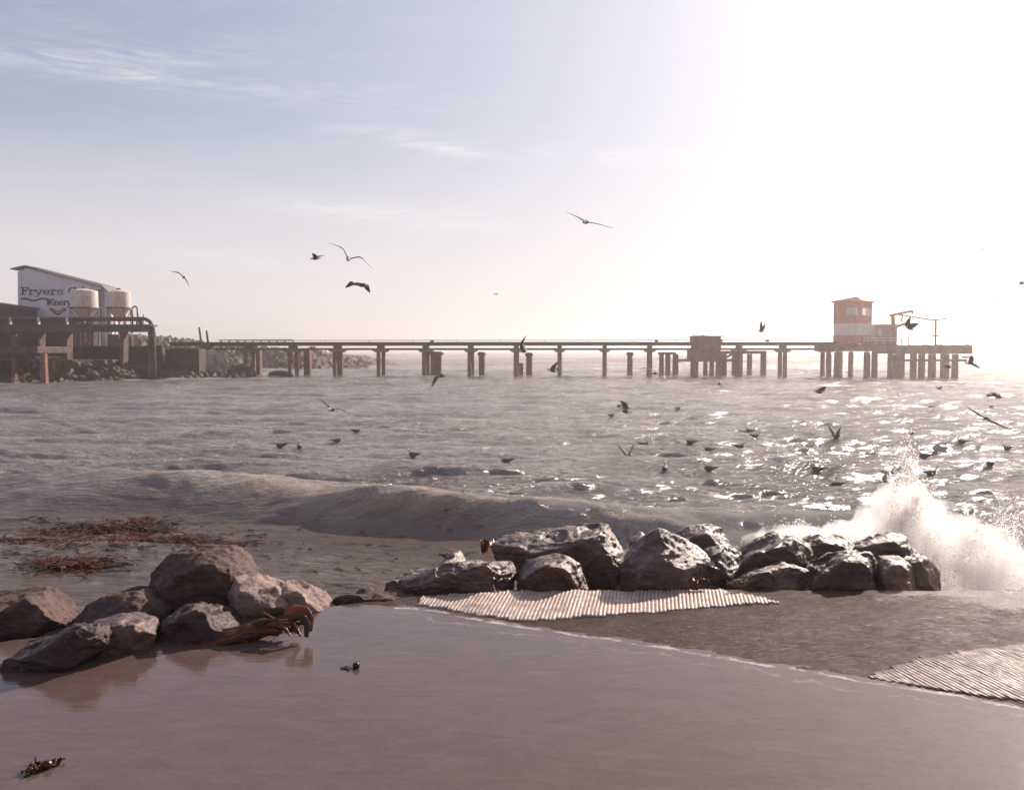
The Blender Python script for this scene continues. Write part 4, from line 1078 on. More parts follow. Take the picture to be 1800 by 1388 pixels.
for px in (-60, -10, 16, 66, 116, 190, 240):
    m = MB(); a = T(px - 1.6, 558.5); b = T(px + 1.6, 571); m.box(a[0], b[0], .1, .4, b[2] + .02, a[2]); m.build('rail_post', M_WHITE if px < 150 else M_PIPE, tr)
for px, wt_, wb in ((-36, 7, 6), (15, 6, 8), (66, 4.5, 5), (114, 6, 6.5), (213, 6.5, 5.5), (262, 6, 5)):
    m = MB(); a = T(px - wt_ / 2, 583); b = T(px + wt_ / 2, 583); c = T(px - wb / 2, 690); d = T(px + wb / 2, 690)
    zz_ = -1.5
    v = [(c[0], .1, zz_), (d[0], .1, zz_), (d[0] , 1.5, zz_), (c[0], 1.5, zz_), (a[0], .1, a[2] - .01), (b[0], .1, a[2] - .01), (b[0], 1.5, a[2] - .01), (a[0], 1.5, a[2] - .01)]
    m.add(v, [[0, 3, 2, 1], [4, 5, 6, 7], [0, 1, 5, 4], [1, 2, 6, 5], [2, 3, 7, 6], [3, 0, 4, 7]]); m.build('pier_column', M_CONCM, tr, bevel=.05)
m = MB(); m.tube([T(233, 585, 1), T(233, 560, 1), T(232, 545, 1), T(234, 540, 1), T(238, 538, 1), T(241, 541, 1), T(242, 556, 1), T(242, 575, 1)], .1, 8); m.build('gooseneck_pipe', M_PIPE, tr, True)
m = MB(); a = T(236, 556); m.box(a[0], a[0] + .5, .9, 1.2, T(0, 572)[2], a[2]); m.build('valve_box', M_PIPE, tr)
for px in (220, 252): MB().tube([T(px, 571, 1.4), T(px, 552, 1.4)], .05, 6).build('stanchion', M_PIPE, tr)
tag(tr, 'dark pipe trestle on tapered columns, its thick pipe bending down at the right end', 'trestle')

# low landing stage at the far left
YJ = 88.0
jt = empty('landing_stage', (xz(20, 640, YJ)[0], YJ, 0)); jx = jt.location.x
def J(px, py): a, b = xz(px, py, YJ); return (a - jx, b)
m = MB(); a, b = J(-300, 609), J(66, 621); m.box(a[0], b[0], 0, 6, b[1], a[1]); m.build('slab', M_CONCM, jt, bevel=.05)
m = MB(); m.box(a[0], b[0] - .5, .4, 5.5, b[1] - .45, b[1] - .004); m.build('edge_beam', M_CONCD, jt)
for px, dy in ((3, 0.2), (-45, .2), (30, 4.6), (-20, 4.6)):
    m = MB(); u = J(px, 0)[0]; m.box(u - .18, u + .18, dy, dy + .5, -1.5, b[1] - .46, .9); m.build('pile', M_CONC, jt)
m = MB(); u = J(58, 0)[0]; m.box(u - .3, u + .3, -.1, .6, -1.5, b[1] - .004, .85, .05); m.build('fender_pile', M_RUST, jt, bevel=.04)
tag(jt, 'low concrete landing stage with a rusty end pile at the left edge of the photo', 'jetty')

for (px0_, py0_, px1_, py1_, lab) in ((350, 575, 356, 612, 'tall leaning grey pole at the shore end of the pier'), (363, 581, 367, 606, 'short tapered post just right of the tall leaning pole')):
    A_, B_ = P(px0_, py0_, 112), P(px1_, py1_ + 6, 112)
    e = MB().tube([B_ - B_, A_ - B_], .16, 8, .12).build('mooring_post', M_DECK, None, True); e.location = B_
    tag(e, lab, 'post')

# ------------------------------------------------------------------ the pier
PR = math.radians(4.8); TP = math.tan(PR)
pier = empty('pier', (0, 110, 0), -PR)
def U(px):
    k = (px - 900) / F; return 110 * k / (1 + TP * k) / math.cos(PR)
def yw(u, v=0): return 110 - u * math.sin(PR) + v * math.cos(PR)
UA, UB = U(300), U(1470)
def zc(py): return CAM_H + (616 - py) / F * 110
m = MB()
seg = 16
for i in range(seg):
    a, b = UA + (UB - UA) * i / seg, UA + (UB - UA) * (i + 1) / seg - .02
    MB().box(a, b, -.1, 3.3, zc(607.5), zc(603)).build('deck_slab', M_DECK, pier)
MB().box(UA, UB, 0, .35, zc(615.3), zc(611.6)).build('girder', M_DECK, pier)
MB().box(UA, UB, 2.7, 3.05, zc(615.3), zc(611.6)).build('girder', M_DECK, pier)
MB().tube([(UA, -.2, zc(602.3)), (UB, -.2, zc(602.3))], .10, 8).build('service_pipe', M_PIPE, pier, True)
MB().tube([(U(385), 3.2, zc(597.3)), (UB, 3.2, zc(597.6))], .045, 6).build('hand_rail', M_DECK, pier)
MB().tube([(U(385), -.05, zc(597.2)), (U(516), -.05, zc(597.0))], .06, 6).build('hand_rail', M_DECK, pier)
MB().tube([(U(385), -.05, zc(599.8)), (U(516), -.05, zc(599.8))], .03, 6).build('hand_rail', M_DECK, pier)
for px in range(390, 520, 14): MB().tube([(U(px), -.05, zc(603)), (U(px), -.05, zc(597))], .07, 6).build('rail_post', M_DECK, pier)
for px in (752, 1157, 1357): MB().box(U(px) - .2, U(px) + .2, 2.9, 3.3, zc(603), zc(596.6)).build('lamp_box', M_DECK, pier)
for px in range(560, 1460, 79): MB().tube([(U(px), 3.2, zc(603)), (U(px), 3.2, zc(597.3))], .03, 6).build('rail_post', M_DECK, pier)
for px in (355, 431, 509, 588, 665, 745, 825, 906, 983, 1063, 1143, 1222, 1302, 1380, 1457):
    u = U(px)
    for v_ in (.0, 2.75):
        MB().box(u - .24, u + .24, v_, v_ + .42, -2.5, zc(619), .96).build('pier_column', M_CONC, pier, bevel=.03)
    c = MB(); c.prism([(u - .4, zc(619)), (u + .4, zc(619)), (u + .74, zc(615.4)), (u - .74, zc(615.4))], -.2, 3.4); c.build('column_cap', M_CONC, pier)
    MB().box(u - .25, u + .25, .4, 2.6, zc(611.5), zc(607.6)).build('packing_block', M_CONC, pier)
tag(pier, 'long narrow concrete pier on paired columns, running across the bay', 'pier')

def piling(px, wpx, pt, cap, label, dv=7.0, square=True):
    u = U(px); Yd = yw(u, dv); c = P(px, 650, Yd); wd = wpx / F * Yd
    e = empty('old_piling', (c.x, Yd, 0), -PR)
    zt = P(px, pt, Yd).z
    MB().box(-wd / 2, wd / 2, -.5, .5, -2.5, zt - (.5 if cap else 0), 1.0, .04).build('shaft', M_CONC, e, bevel=.06)
    if cap:
        m = MB(); m.prism([(-wd / 2, zt - .5), (wd / 2, zt - .5), (wd * .72, zt - .22), (wd * .5, zt), (-wd * .42, zt + .05), (-wd * .72, zt - .2)], -.65, .65); m.build('broken_cap', M_CONC, e)
    tag(e, label, 'piling', 'old pilings left standing behind the pier')
piling(455, 8, 614, False, 'dark square piling in the second gap from the shore end of the pier', 5)
piling(541, 11, 612, False, 'thick square piling standing alone left of the first slender column pair', 5)
piling(597, 7, 616, False, 'piling squeezed between the slender column pair nearest the shore', 5)
piling(767, 18, 618, True, 'widest old piling with a broken flared cap, right of centre left', 6)
piling(847, 10, 619, True, 'old piling with a mushroom cap, second capped one from the left', 6)
piling(916, 8, 638, False, 'short stub piling between a pier column and a capped piling', 7)
piling(930, 10, 620, True, 'capped old piling just right of the short stub', 6)
piling(1107, 9, 619, True, 'slender capped old piling standing alone right of the middle of the pier', 8)

# frame ruin and pump house in the middle of the pier
pf = empty('ruined_frame', (P(1240, 650, yw(U(1240), 6)).x, yw(U(1240), 6), 0), -PR); 
def R_(px, py): 
    Yd = pf.location.y; p = P(px, py, Yd); return (p.x - pf.location.x, p.z)
def rb(px0, px1, py0, py1, nm, y0=-.4, y1=.6, mat=M_CONC, par=None):
    a, b = R_(px0, py0), R_(px1, py1); par = par or pf
    z0 = b[1] if py1 < 660 else -2.5
    return MB().box(a[0], b[0], y0, y1, z0, a[1], 1.0, .03).build(nm, mat, par)
for a, b in ((1160, 1167), (1171, 1178), (1184, 1192), (1237, 1243), (1248, 1254), (1262, 1276), (1287, 1293), (1313, 1319), (1336, 1343)): rb(a, b, 622, 670, 'ruin_column')
rb(1158, 1188, 619, 623, 'cross_beam', -.45, .62); rb(1262, 1344, 616.5, 621.9, 'cross_beam', -.45, .62)
rb(1192, 1214, 631, 635, 'cross_beam', -.3, .4); rb(1276, 1288, 631, 635, 'cross_beam', -.3, .4)
a, b = R_(1268, 632), R_(1290, 620); MB().bar((a[0], 0, a[1]), (b[0], 0, b[1]), .3, .25).build('brace', M_RUST, pf)
tag(pf, 'ruined concrete frame of stout columns and cross beams around the pump house', 'ruin')
ph = empty('pump_house', (P(1238, 650, yw(U(1238), 1.0)).x, yw(U(1238), 1.0), 0), -PR); pf_old = pf; pf = ph
rb(1212, 1262, 616, 635, 'hanging_block', -1.6, 2.4, M_CONC, ph); rb(1216, 1264, 592, 602.6, 'cabin', -1.4, 1.6, M_CONC, ph)
rb(1262, 1268, 596, 602.6, 'side_box', -1.0, 1.0, M_CONC, ph)
rb(1214, 1269, 590.6, 592, 'roof_slab', -1.6, 1.8, M_DECK, ph)
for q_ in (1218, 1225, 1232, 1239, 1246, 1253, 1260): rb(q_, q_ + 1.4, 593.5, 602.4, 'cladding_batten', -1.46, -1.39, M_DECK, ph)
rb(1216, 1264, 602.8, 616, 'drop_shaft', -1.5, -.3, M_CONC, ph)
for q_ in (1222, 1260): rb(q_ - 3.5, q_ + 3.5, 635, 675, 'leg', -1.2, -.4, M_CONC, ph)
for q_ in (1220, 1236, 1256): rb(q_, q_ + 1, 587.5, 590.6, 'roof_vent', 0, .2, M_DECK, ph)
MB().tube([(R_(1214, 590)[0], 0, R_(1214, 588.6)[1]), (R_(1300, 590)[0], 0, R_(1300, 593.5)[1])], .03, 6).build('guard_rail', M_DECK, ph)
tag(ph, 'square pump house with a hanging block, straddling the pier', 'pump house'); 

# ------------------------------------------------------------------ pier head, tower, hut, gantry
hd = empty('loading_platform', (P(1570, 650, 105).x, 105, 0), -PR); pf = hd
rb(1457, 1562, 605.5, 617.5, 'platform_slab', -1.5, 6, M_CONC, hd)
rb(1562, 1692, 608, 622, 'platform_slab', -2.0, 6, M_CONC, hd)
for i in range(16): rb(1565 + i * 8, 1570.5 + i * 8, 605.8 + (i * 7 % 3) * .6, 607.9, 'kerb_block', -1.9 + (i % 3) * .2, -1.0, M_CONC, hd)
for a, b in ((1454, 1459), (1467, 1480), (1492, 1497), (1519, 1525), (1532, 1539), (1559, 1566), (1569, 1584), (1597, 1605), (1611, 1618), (1628, 1637), (1648, 1660), (1668, 1674)):
    cc_ = (a + b) / 2; a, b = cc_ - (b - a) * .37, cc_ + (b - a) * .37
    o = rb(a, b, 618 if cc_ < 1561 else 622.3, 690, 'platform_column', -1.0, -.1, M_CONC, hd)
for a, b in ((1475, 1480), (1545, 1549), (1606, 1610), (1640, 1646), (1680, 1684)): rb(a, b, 622.3, 690, 'platform_column', 4.2, 5.0, M_CONC, hd)
rb(1584, 1690, 631, 635, 'tie_beam', -.9, -.3, M_CONC, hd); rb(1684, 1700, 626, 629, 'tie_beam', -.9, -.3, M_RUST, hd)
for a, b in ((1500, 1519), (1585, 1597)):
    pass
for py in (594.5, 598.8):
    A_, B_ = R_(1514, py), R_(1592, py); MB().tube([(A_[0], -1.2, A_[1]), (B_[0], -1.2, B_[1])], .06, 6).build('guard_rail', M_WHITE, hd)
for px in range(1518, 1596, 12): 
    A_, B_ = R_(px, 593.5), R_(px, 605.4); MB().tube([(A_[0], -1.2, A_[1]), (B_[0], -1.2, B_[1] if px < 1562 else R_(px, 607.9)[1])], .05, 6).build('rail_post', M_RUST, hd)
tag(hd, 'concrete pier head on a dense cluster of columns at the seaward end', 'pier head')

tc0 = P(1512, 605, 104.6); al = math.radians(44)
tw = empty('watch_tower', (tc0.x, tc0.y, 0), 0); SD = 3.29
a_ = Vector((-math.cos(al), math.sin(al), 0)); b_ = Vector((math.sin(al), math.cos(al), 0))
def tz(py): return P(1512, py, 104.6).z
def tbox(u0, u1, v0, v1, z0, z1, nm, mat, par=tw):
    """box in the tower's own axes: u along the left face, v along the right face"""
    m = MB(); c = [a_ * u + b_ * v for u, v in ((u0, v0), (u1, v0), (u1, v1), (u0, v1))]
    v = [(q.x, q.y, z0) for q in c] + [(q.x, q.y, z1) for q in c]
    m.add(v, [[0, 3, 2, 1], [4, 5, 6, 7], [0, 1, 5, 4], [1, 2, 6, 5], [2, 3, 7, 6], [3, 0, 4, 7]]); return m.build(nm, mat, par)
zb, z1_, z2_, zt = tz(605.4), tz(589), tz(568), tz(530)
tbox(0, SD, 0, SD, zb, z1_, 'red_band', M_RED); tbox(.01, SD - .01, .01, SD - .01, z1_, z2_, 'white_band', M_WHITE)
zw0, zw1 = tz(553.5), tz(540)
tbox(0, SD, 0, SD, z2_, zw0, 'red_band', M_RED); tbox(0, SD, 0, SD, zw1, zt, 'red_band', M_RED)
for (u0, u1, v0, v1) in ((0, .35, 0, .2), (1.75, SD, 0, .16), (0, .16, .2, .45), (SD - .2, SD, .16, SD), (.9 * 0 + 0, .16, SD - .3, SD), (.16, .5, SD - .16, SD), (1.9, SD - .2, SD - .16, SD)):
    tbox(u0 + .002, u1 - .002, v0 + .002, v1 - .002, zw0, zw1, 'wall_pier', M_RED)
for (u0, u1, v0, v1) in ((.35, 1.75, .05, .09), (.05, .09, .45, SD - .3), (.5, 1.9, SD - .1, SD - .06)):
    o = tbox(u0, u1, v0, v1, zw0, zw1, 'window', M_GLASS)
    for k in (0.0, .5, .97):
        if u1 - u0 > v1 - v0: tbox(u0 + (u1 - u0) * k, u0 + (u1 - u0) * k + .06, v0 - .02, v1 + .02, zw0 + .01, zw1 - .01, 'mullion', M_RED, o)
        else: tbox(u0 - .02, u1 + .02, v0 + (v1 - v0) * k, v0 + (v1 - v0) * k + .06, zw0 + .01, zw1 - .01, 'mullion', M_RED, o)
m = MB(); ov = .22; cs = [a_ * u + b_ * v for u, v in ((-ov, -ov), (SD + ov, -ov), (SD + ov, SD + ov), (-ov, SD + ov))]; pk = [a_ * u + b_ * v for u, v in ((.9, .9), (SD - .9, SD - .9))]
m.add([(q.x, q.y, zt) for q in cs] + [(q.x, q.y, zt + .14) for q in cs] + [(pk[0].x, pk[0].y, tz(520)), (pk[1].x, pk[1].y, tz(521))],
      [[0, 3, 2, 1], [0, 1, 5, 4], [1, 2, 6, 5], [2, 3, 7, 6], [3, 0, 4, 7], [4, 5, 8], [5, 6, 9, 8], [6, 7, 9], [7, 4, 8, 9]])
m.build('roof', M_RED, tw)
tag(tw, 'red and white banded lookout tower with a low pitched roof on the pier', 'tower')

ht = empty('site_hut', (P(1556, 605, 107).x, 107, 0), -PR); pf = ht
rb(1538, 1575, 571.5, 605.4, 'wall', -.2, 2.6, M_SHADE, ht); rb(1536.5, 1576.5, 569.8, 571.4, 'roof', -.4, 2.8, M_WHITE, ht)
rb(1542, 1549, 578, 590, 'door', -.26, -.205, M_WHITE, ht)
tag(ht, 'small grey flat-roofed hut right of the banded tower', 'hut')

gn = empty('loading_gantry', (P(1573, 605, 104).x, 104, 0), -PR); pf = gn
def gb(p, q_, wd, nm, mat=M_RUST, dy=0.0, dy2=None):
    A_, B_ = R_(*p), R_(*q_); return MB().bar((A_[0], dy, A_[1]), (B_[0], dy if dy2 is None else dy2, B_[1]), wd, wd).build(nm, mat, gn)
gb((1572, 607.5), (1569.5, 553), .34, 'mast'); gb((1564, 554.5), (1603, 546.5), .26, 'boom'); gb((1567, 578), (1597, 566), .26, 'jib')
gb((1603, 546.5), (1603, 552), .16, 'boom_head'); gb((1578, 552), (1635, 562), .14, 'long_arm', dy=.3); gb((1635, 562), (1663, 561), .14, 'long_arm', dy=.3)
gb((1644, 562), (1643.5, 607.5), .18, 'prop', dy=.3); gb((1638, 590), (1651, 590), .14, 'lamp_bracket', dy=.3)
gb((1586, 553.5), (1584, 566), .12, 'strut')
tag(gn, 'thin steel loading gantry with angled booms on the pier head', 'gantry')

# ------------------------------------------------------------------ gulls
def add_loft(v, f, mi_, rings, mats):
    """rings: list of lists of points, mats: material of each span"""
    b = len(v); n = len(rings[0])
    for r in rings: v += [tuple(p) for p in r]
    for i in range(len(rings) - 1):
        for k in range(n):
            f.append([b + i * n + k, b + i * n + (k + 1) % n, b + (i + 1) * n + (k + 1) % n, b + (i + 1) * n + k]); mi_.append(mats[i])
    f.append([b + k for k in range(n)][::-1]); mi_.append(mats[0]); f.append([b + (len(rings) - 1) * n + k for k in range(n)]); mi_.append(mats[-1])

GM = (M_G_WHITE, M_G_GREY, M_G_BLACK, M_G_BEAK)
def ring(c, ax, r, rv=None, n=8):
    ax = ax.normalized(); up = Vector((0, 0, 1)) if abs(ax.z) < .92 else Vector((1, 0, 0))
    s = ax.cross(up).normalized(); u = s.cross(ax).normalized(); rv = r if rv is None else rv
    return [c + s * math.cos(2 * PI * k / n) * r + u * math.sin(2 * PI * k / n) * rv for k in range(n)]


def flying(px, py, Yd, fwd, wings, label, sc=1.0, blen=.44):
    """body at picture point px,py and distance Yd; wings: two lists of (px,py,depth offset) from wrist to tip; fwd: heading of the bird"""
    c = P(px, py, Yd); fw = Vector(fwd).normalized(); v, f, mi_ = [], [], []
    ts = [(-.52, .045, .006), (-.36, .035, .016), (-.22, .045, .04), (-.02, .062, .06), (.16, .058, .056), (.28, .036, .036), (.36, .036, .036), (.41, .026, .024), (.44, .010, .009), (.52, .003, .004)]
    rings = [ring(fw * t * blen / .5 * .52 * sc, fw, a * sc * 1.05, b * sc * 1.05) for t, a, b in ts]
    add_loft(v, f, mi_, rings, [0, 0, 1, 1, 0, 0, 0, 3, 3])
    for wg in wings:
        pts = [fw * .03 * sc] + [P(a, b, Yd + d_) - c for a, b, d_ in wg]
        # resample along the wing
        out = []
        segn = len(pts) - 1
        for i in range(segn):
            for k in range(4): out.append((pts[i].lerp(pts[i + 1], k / 4.0), (i + k / 4.0) / segn))
        out.append((pts[-1], 1.0)); rr = []
        Ltot = sum((pts[i + 1] - pts[i]).length for i in range(segn))
        for j, (p, t) in enumerate(out):
            # smooth the joint
            q = p if j in (0, len(out) - 1) else (out[j - 1][0] + p * 2 + out[j + 1][0]) / 4
            ch = (.155 + .02 * math.sin(t * PI)) * (1 - t ** 3.0) ** .9 + .012; ch *= min(1.0, Ltot / .55 + .25) * sc
            tn = (out[min(j + 1, len(out) - 1)][0] - out[max(j - 1, 0)][0]).normalized()
            nn = tn.cross(fw); nn = nn.normalized() if nn.length > .05 else Vector((0, 0, 1))
            cf = nn.cross(tn).normalized(); cf = -cf if cf.dot(fw) < 0 else cf
            th = .016 * (1 - .8 * t) * sc; sw = -.05 * t * t * sc
            q = q + cf * sw
            rr.append([q + cf * ch * .38, q + nn * th, q - cf * ch * .62, q - nn * th])
        ns = len(rr) - 1
        add_loft(v, f, mi_, rr, [2 if i >= ns * .78 else 1 for i in range(ns)])
    o = mesh_np('gull', v, f, GM, True, mi=mi_); o.location = c
    bm = bmesh.new(); bm.from_mesh(o.data); bmesh.ops.recalc_face_normals(bm, faces=bm.faces); bm.to_mesh(o.data); bm.free()
    tag(o, label, 'gull', 'gulls flying over the bay'); return o

FL = [
 (612, 455, 25, (.25, -.9, -.25), [[(603, 436, .1), (577, 427, .25)], [(634, 451, -.1), (653, 471, -.2)]], 'largest sky gull left of centre with both wings arched in an M shape'),
 (555, 454, 34, (-1, .2, -.05), [[(552, 449, -.25), (547, 445, -.45)], [(562, 449, .25), (569, 450, .4)]], 'small dark gull with raised wings just left of the M shaped gull'),
 (637, 501, 27, (.85, .45, .05), [[(623, 497, -.25), (609, 508, -.4)], [(645, 501, .3), (653, 513, .5)]], 'gull with one drooping dark wing, lowest of the group left of centre'),
 (1030, 390, 25, (-.45, -.85, -.15), [[(1018, 383, .05), (993, 372, .2)], [(1049, 393, -.05), (1078, 402, -.1)]], 'highest gull, gliding with straight spread wings above the middle of the pier'),
 (323, 487, 42, (-.4, .8, -.1), [[(315, 480, .1), (299, 477, .3)], [(329, 495, -.1), (333, 507, -.2)]], 'thin pale gull in the sky right of the silos'),
 (1338, 582, 50, (-1, -.1, 0), [[(1337, 574, -.3), (1336, 564, -.4)], [(1341, 576, .3), (1343, 569, .4)]], 'gull with wings straight up, just above the deck left of the banded tower'),
 (920, 617, 30, (.7, .7, .15), [[(917, 604, -.25), (927, 589, -.45)], [(921, 612, .25), (924, 606, .4)]], 'dark gull with an upright wing crossing the pier deck near the middle'),
 (971, 651, 32, (-.9, -.3, .25), [[(971, 645, -.2), (978, 635, -.35)], [(976, 648, .2), (982, 644, .35)]], 'gull with a dark raised wing, low over the water near the middle of the pier'),
 (777, 660, 30, (.85, -.4, .1), [[(769, 661, -.2), (761, 681, -.3)], [(782, 657, .3), (789, 655, .6)]], 'gull with one wing hanging straight down in front of the widest piling'),
 (1150, 655, 30, (.5, .8, -.05), [[(1137, 645, .1), (1124, 650, .2)], [(1162, 657, -.1), (1170, 669, -.2)]], 'gull with long arched wings passing the columns left of the pump house'),
 (1263, 673, 30, (.6, .8, 0), [[(1260, 671, -.05), (1256, 669, .15)], [(1267, 676, -.05), (1272, 681, -.1)]], 'small dark curved gull low over the water right below the pump house'),
 (583, 719, 24, (.3, .9, -.1), [[(567, 702, .15), (545, 702, .3)], [(598, 718, -.1), (620, 729, -.2)]], 'long winged gull skimming the waves left of centre'),
 (1100, 716, 26, (-.8, .5, 0), [[(1095, 708, -.15), (1088, 704, -.25)], [(1090, 711, .3), (1082, 714, .5)]], 'upper one of two overlapping dark gulls over the waves'),
 (1101, 723, 25, (.7, -.6, -.05), [[(1092, 721, -.1), (1084, 724, -.3)], [(1110, 721, .2), (1119, 722, .4)]], 'lower one of two overlapping dark gulls over the waves'),
 (1440, 688, 28, (-.7, .7, .1), [[(1444, 683, -.1), (1450, 677, -.25)], [(1436, 685, .3), (1431, 683, .45)]], 'stubby reddish gull turning above the waves right of centre'),
 (1651, 681, 27, (.6, .7, -.1), [[(1648, 678, .1), (1643, 676, .2)], [(1655, 684, -.1), (1660, 689, -.2)]], 'reddish gull above the waves below the gantry'),
 (1746, 693, 27, (.9, .4, 0), [[(1739, 692, -.1), (1731, 694, -.3)], [(1753, 694, .2), (1763, 698, .4)]], 'flat gliding gull near the right edge just under the horizon'),
 (1732, 735, 18, (.95, .25, .02), [[(1716, 724, .15), (1698, 712, .35)], [(1760, 747, -.15), (1790, 758, -.3)]], 'large pale gull with long straight wings near the right edge of the waves'),
 (1598, 576, 30, (.85, .3, -.35), [[(1597, 567, -.2), (1603, 557, -.3)], [(1606, 573, .2), (1616, 571, .35)]], 'big dark gull with pointed wings in front of the gantry'),
 (1706, 638, 34, (-.9, .3, .05), [[(1706, 631, -.2), (1705, 624, -.35)], [(1712, 642, .3), (1721, 648, .6)]], 'gull with one wing straight up right of the pier head'),
 (1665, 643, 34, (.8, .5, 0), [[(1662, 639, -.1), (1660, 644, -.3)], [(1669, 640, .2), (1673, 646, .4)]], 'small gull hovering at the foot of the pier head columns'),
 (1510, 606, 40, (.2, .95, 0), [[(1494, 603, .1), (1478, 618, .1)], [(1530, 606, -.1), (1546, 617, -.2)]], 'gull with wide arched wings crossing the foot of the banded tower'),
 (1727, 437, 90, (.9, .3, 0), [[(1724, 437, .1), (1722, 438, .3)], [(1730, 436, -.1), (1732, 437, -.2)]], 'distant speck of a gull high in the bright sky at the right'),
 (1754, 533, 90, (.9, .3, 0), [[(1752, 532, .1), (1750, 533, .3)], [(1756, 532, -.1), (1758, 533, -.2)]], 'distant speck of a gull right of the gantry, above the horizon'),
 (1760, 584, 110, (.9, .3, 0), [[(1758, 583, .1), (1756, 584, .3)], [(1762, 583, -.1), (1764, 584, -.2)]], 'faintest distant gull low in the glare at the right'),
 (872, 517, 110, (.9, .3, 0), [[(870, 516, .1), (868, 517, .3)], [(874, 516, -.1), (876, 517, -.2)]], 'tiny distant gull alone in the sky above the middle of the pier'),
 (1797, 497, 30, (.2, .95, 0), [[(1793, 498, .1), (1787, 505, .2)], [(1805, 492, -.1), (1815, 488, -.2)]], 'gull half cut off by the right edge of the photo, above the tower height'),
]
for (px, py, Yd, fwd, wg, lab) in FL:
    flying(px, py, Yd, fwd, wg, lab, sc=.6 if lab.startswith('large pale') else 1.0)


def float_gull_mesh(wings=False):
    v, f, mi_ = [], [], []
    path = [(-.30, .125, .004, .004), (-.22, .105, .022, .012), (-.14, .085, .055, .035), (-.04, .055, .085, .07), (.06, .05, .085, .075), (.125, .075, .055, .06), (.15, .12, .036, .036), (.165, .17, .030, .028), (.19, .20, .036, .032), (.215, .20, .026, .024), (.235, .195, .010, .010), (.275, .185, .004, .005)]
    P_ = [Vector((a, 0, b)) for a, b, _, _ in path]; rings = []
    for i, (a, b, r1, r2) in enumerate(path):
        ax = P_[min(i + 1, len(P_) - 1)] - P_[max(i - 1, 0)]; rings.append(ring(P_[i], ax, r1, r2, 10))
    add_loft(v, f, mi_, rings, [2, 2, 1, 1, 1, 0, 0, 0, 0, 3, 3])
    if wings:
        for s in (-1, 1):
            rr = []
            for t in [i / 7.0 for i in range(8)]:
                p = Vector((-.02 - .10 * t, s * (.05 + .22 * t), .08 + .42 * t - .10 * t * t)); ch = .17 * (1 - t ** 2.5) + .015
                rr.append([p + Vector((ch * .4, 0, 0)), p + Vector((0, s * -.01, .012)), p + Vector((-ch * .6, 0, 0)), p - Vector((0, s * -.01, .012))])
            add_loft(v, f, mi_, rr, [1, 1, 1, 1, 1, 2, 2])
    o = mesh_np('gull', v, f, GM, True, mi=mi_)
    bm = bmesh.new(); bm.from_mesh(o.data); bmesh.ops.recalc_face_normals(bm, faces=bm.faces); bm.to_mesh(o.data); bm.free()
    return o

SWIM = [  # px, py of the waterline, heading in degrees (180 = to the left), wings up, label
 (626, 761, 20, 0, 'swimming gull left of centre, directly under the long winged skimming gull'),
 (592, 774, 10, 0, 'pale headed swimming gull between the pair and the upper left swimmer'),
 (494, 789, 170, 0, 'left gull of the close swimming pair at the far left'),
 (527, 790, 100, 0, 'right gull of the close swimming pair at the far left'),
 (727, 800, 165, 0, 'pale swimming gull alone below and left of the middle'),
 (890, 808, 190, 0, 'swimming gull half hidden in a trough at the middle of the bay'),
 (1074, 731, 30, 0, 'white gull on the water just left of the two overlapping dark flyers'),
 (1192, 718, 40, 0, 'small swimming gull far out, below the pump house'),
 (1318, 755, 150, 0, 'swimming gull with raised tail above the cluster right of centre'),
 (1410, 740, 10, 0, 'swimming gull facing right, alone and level with the far swimmers'),
 (1132, 774, 15, 0, 'swimming gull facing right, above the one flapping its wings'),
 (1214, 773, 165, 0, 'swimming gull in line between the flapping gull and the right cluster'),
 (1327, 768, 15, 0, 'upper right gull of the close pair right of centre'),
 (1300, 782, 5, 0, 'larger lower left gull of the close pair right of centre'),
 (1246, 788, 175, 0, 'low swimming gull facing left, left of the close pair'),
 (1105, 800, 60, 1, 'swimming gull flapping raised wings, left one of the two flappers'),
 (1169, 824, 80, 0, 'swimming gull seen end on, below the flapping gull'),
 (1247, 823, 175, 0, 'dark swimming gull in clear profile facing left, nearest below the cluster'),
 (1436, 824, 150, 0, 'smaller gull of the pair in front of the splash, behind the big one'),
 (1470, 841, 175, 0, 'biggest swimming gull, in profile just left above the splash'),
 (1561, 828, 10, 0, 'swimming gull half hidden by the top of the splash'),
 (1470, 776, 30, 1, 'swimming gull with raised wings and splashing water, right one of the two flappers'),
 (1602, 758, 90, 0, 'swimming gull seen end on in the glare, left of the right hand group'),
 (1708, 768, 90, 0, 'upper gull of the overlapping pair in the glare near the right edge'),
 (1691, 779, 160, 0, 'lower left gull of the overlapping pair in the glare near the right edge'),
 (1771, 787, 100, 0, 'swimming gull closest to the right edge'),
 (1625, 806, 120, 0, 'upright gull directly above the reddish swimmer right of the splash'),
 (1636, 826, 10, 0, 'reddish swimming gull with raised tail right of the splash top'),
 (1741, 820, 80, 0, 'faint gull in the glare at lower right, between the reddish one and the edge'),
 (1561, 715, 20, 0, 'small far gull with raised tail below the tower hut'),
 (1636, 715, 170, 0, 'small far gull in the glare, right of the one below the hut'),
 (1497, 724, 120, 0, 'tiny far gull below the tower'),
 (1742, 716, 90, 0, 'tiny far gull in the glare near the right edge'),
]
base = [float_gull_mesh(False), float_gull_mesh(True)]; used = [False, False]
for (px, py, hdg, wgs, lab) in SWIM:
    g = G(px, py, 0.02)
    o = base[wgs] if not used[wgs] else dup(base[wgs]); used[wgs] = True
    o.location = (g.x, g.y, sea1(g.x, g.y) + .015)
    o.rotation_euler = (random.uniform(-.08, .08), random.uniform(-.14, .08), math.radians(hdg)); o.scale = (1.0,) * 3
    tag(o, lab, 'gull', 'gulls swimming in the bay')

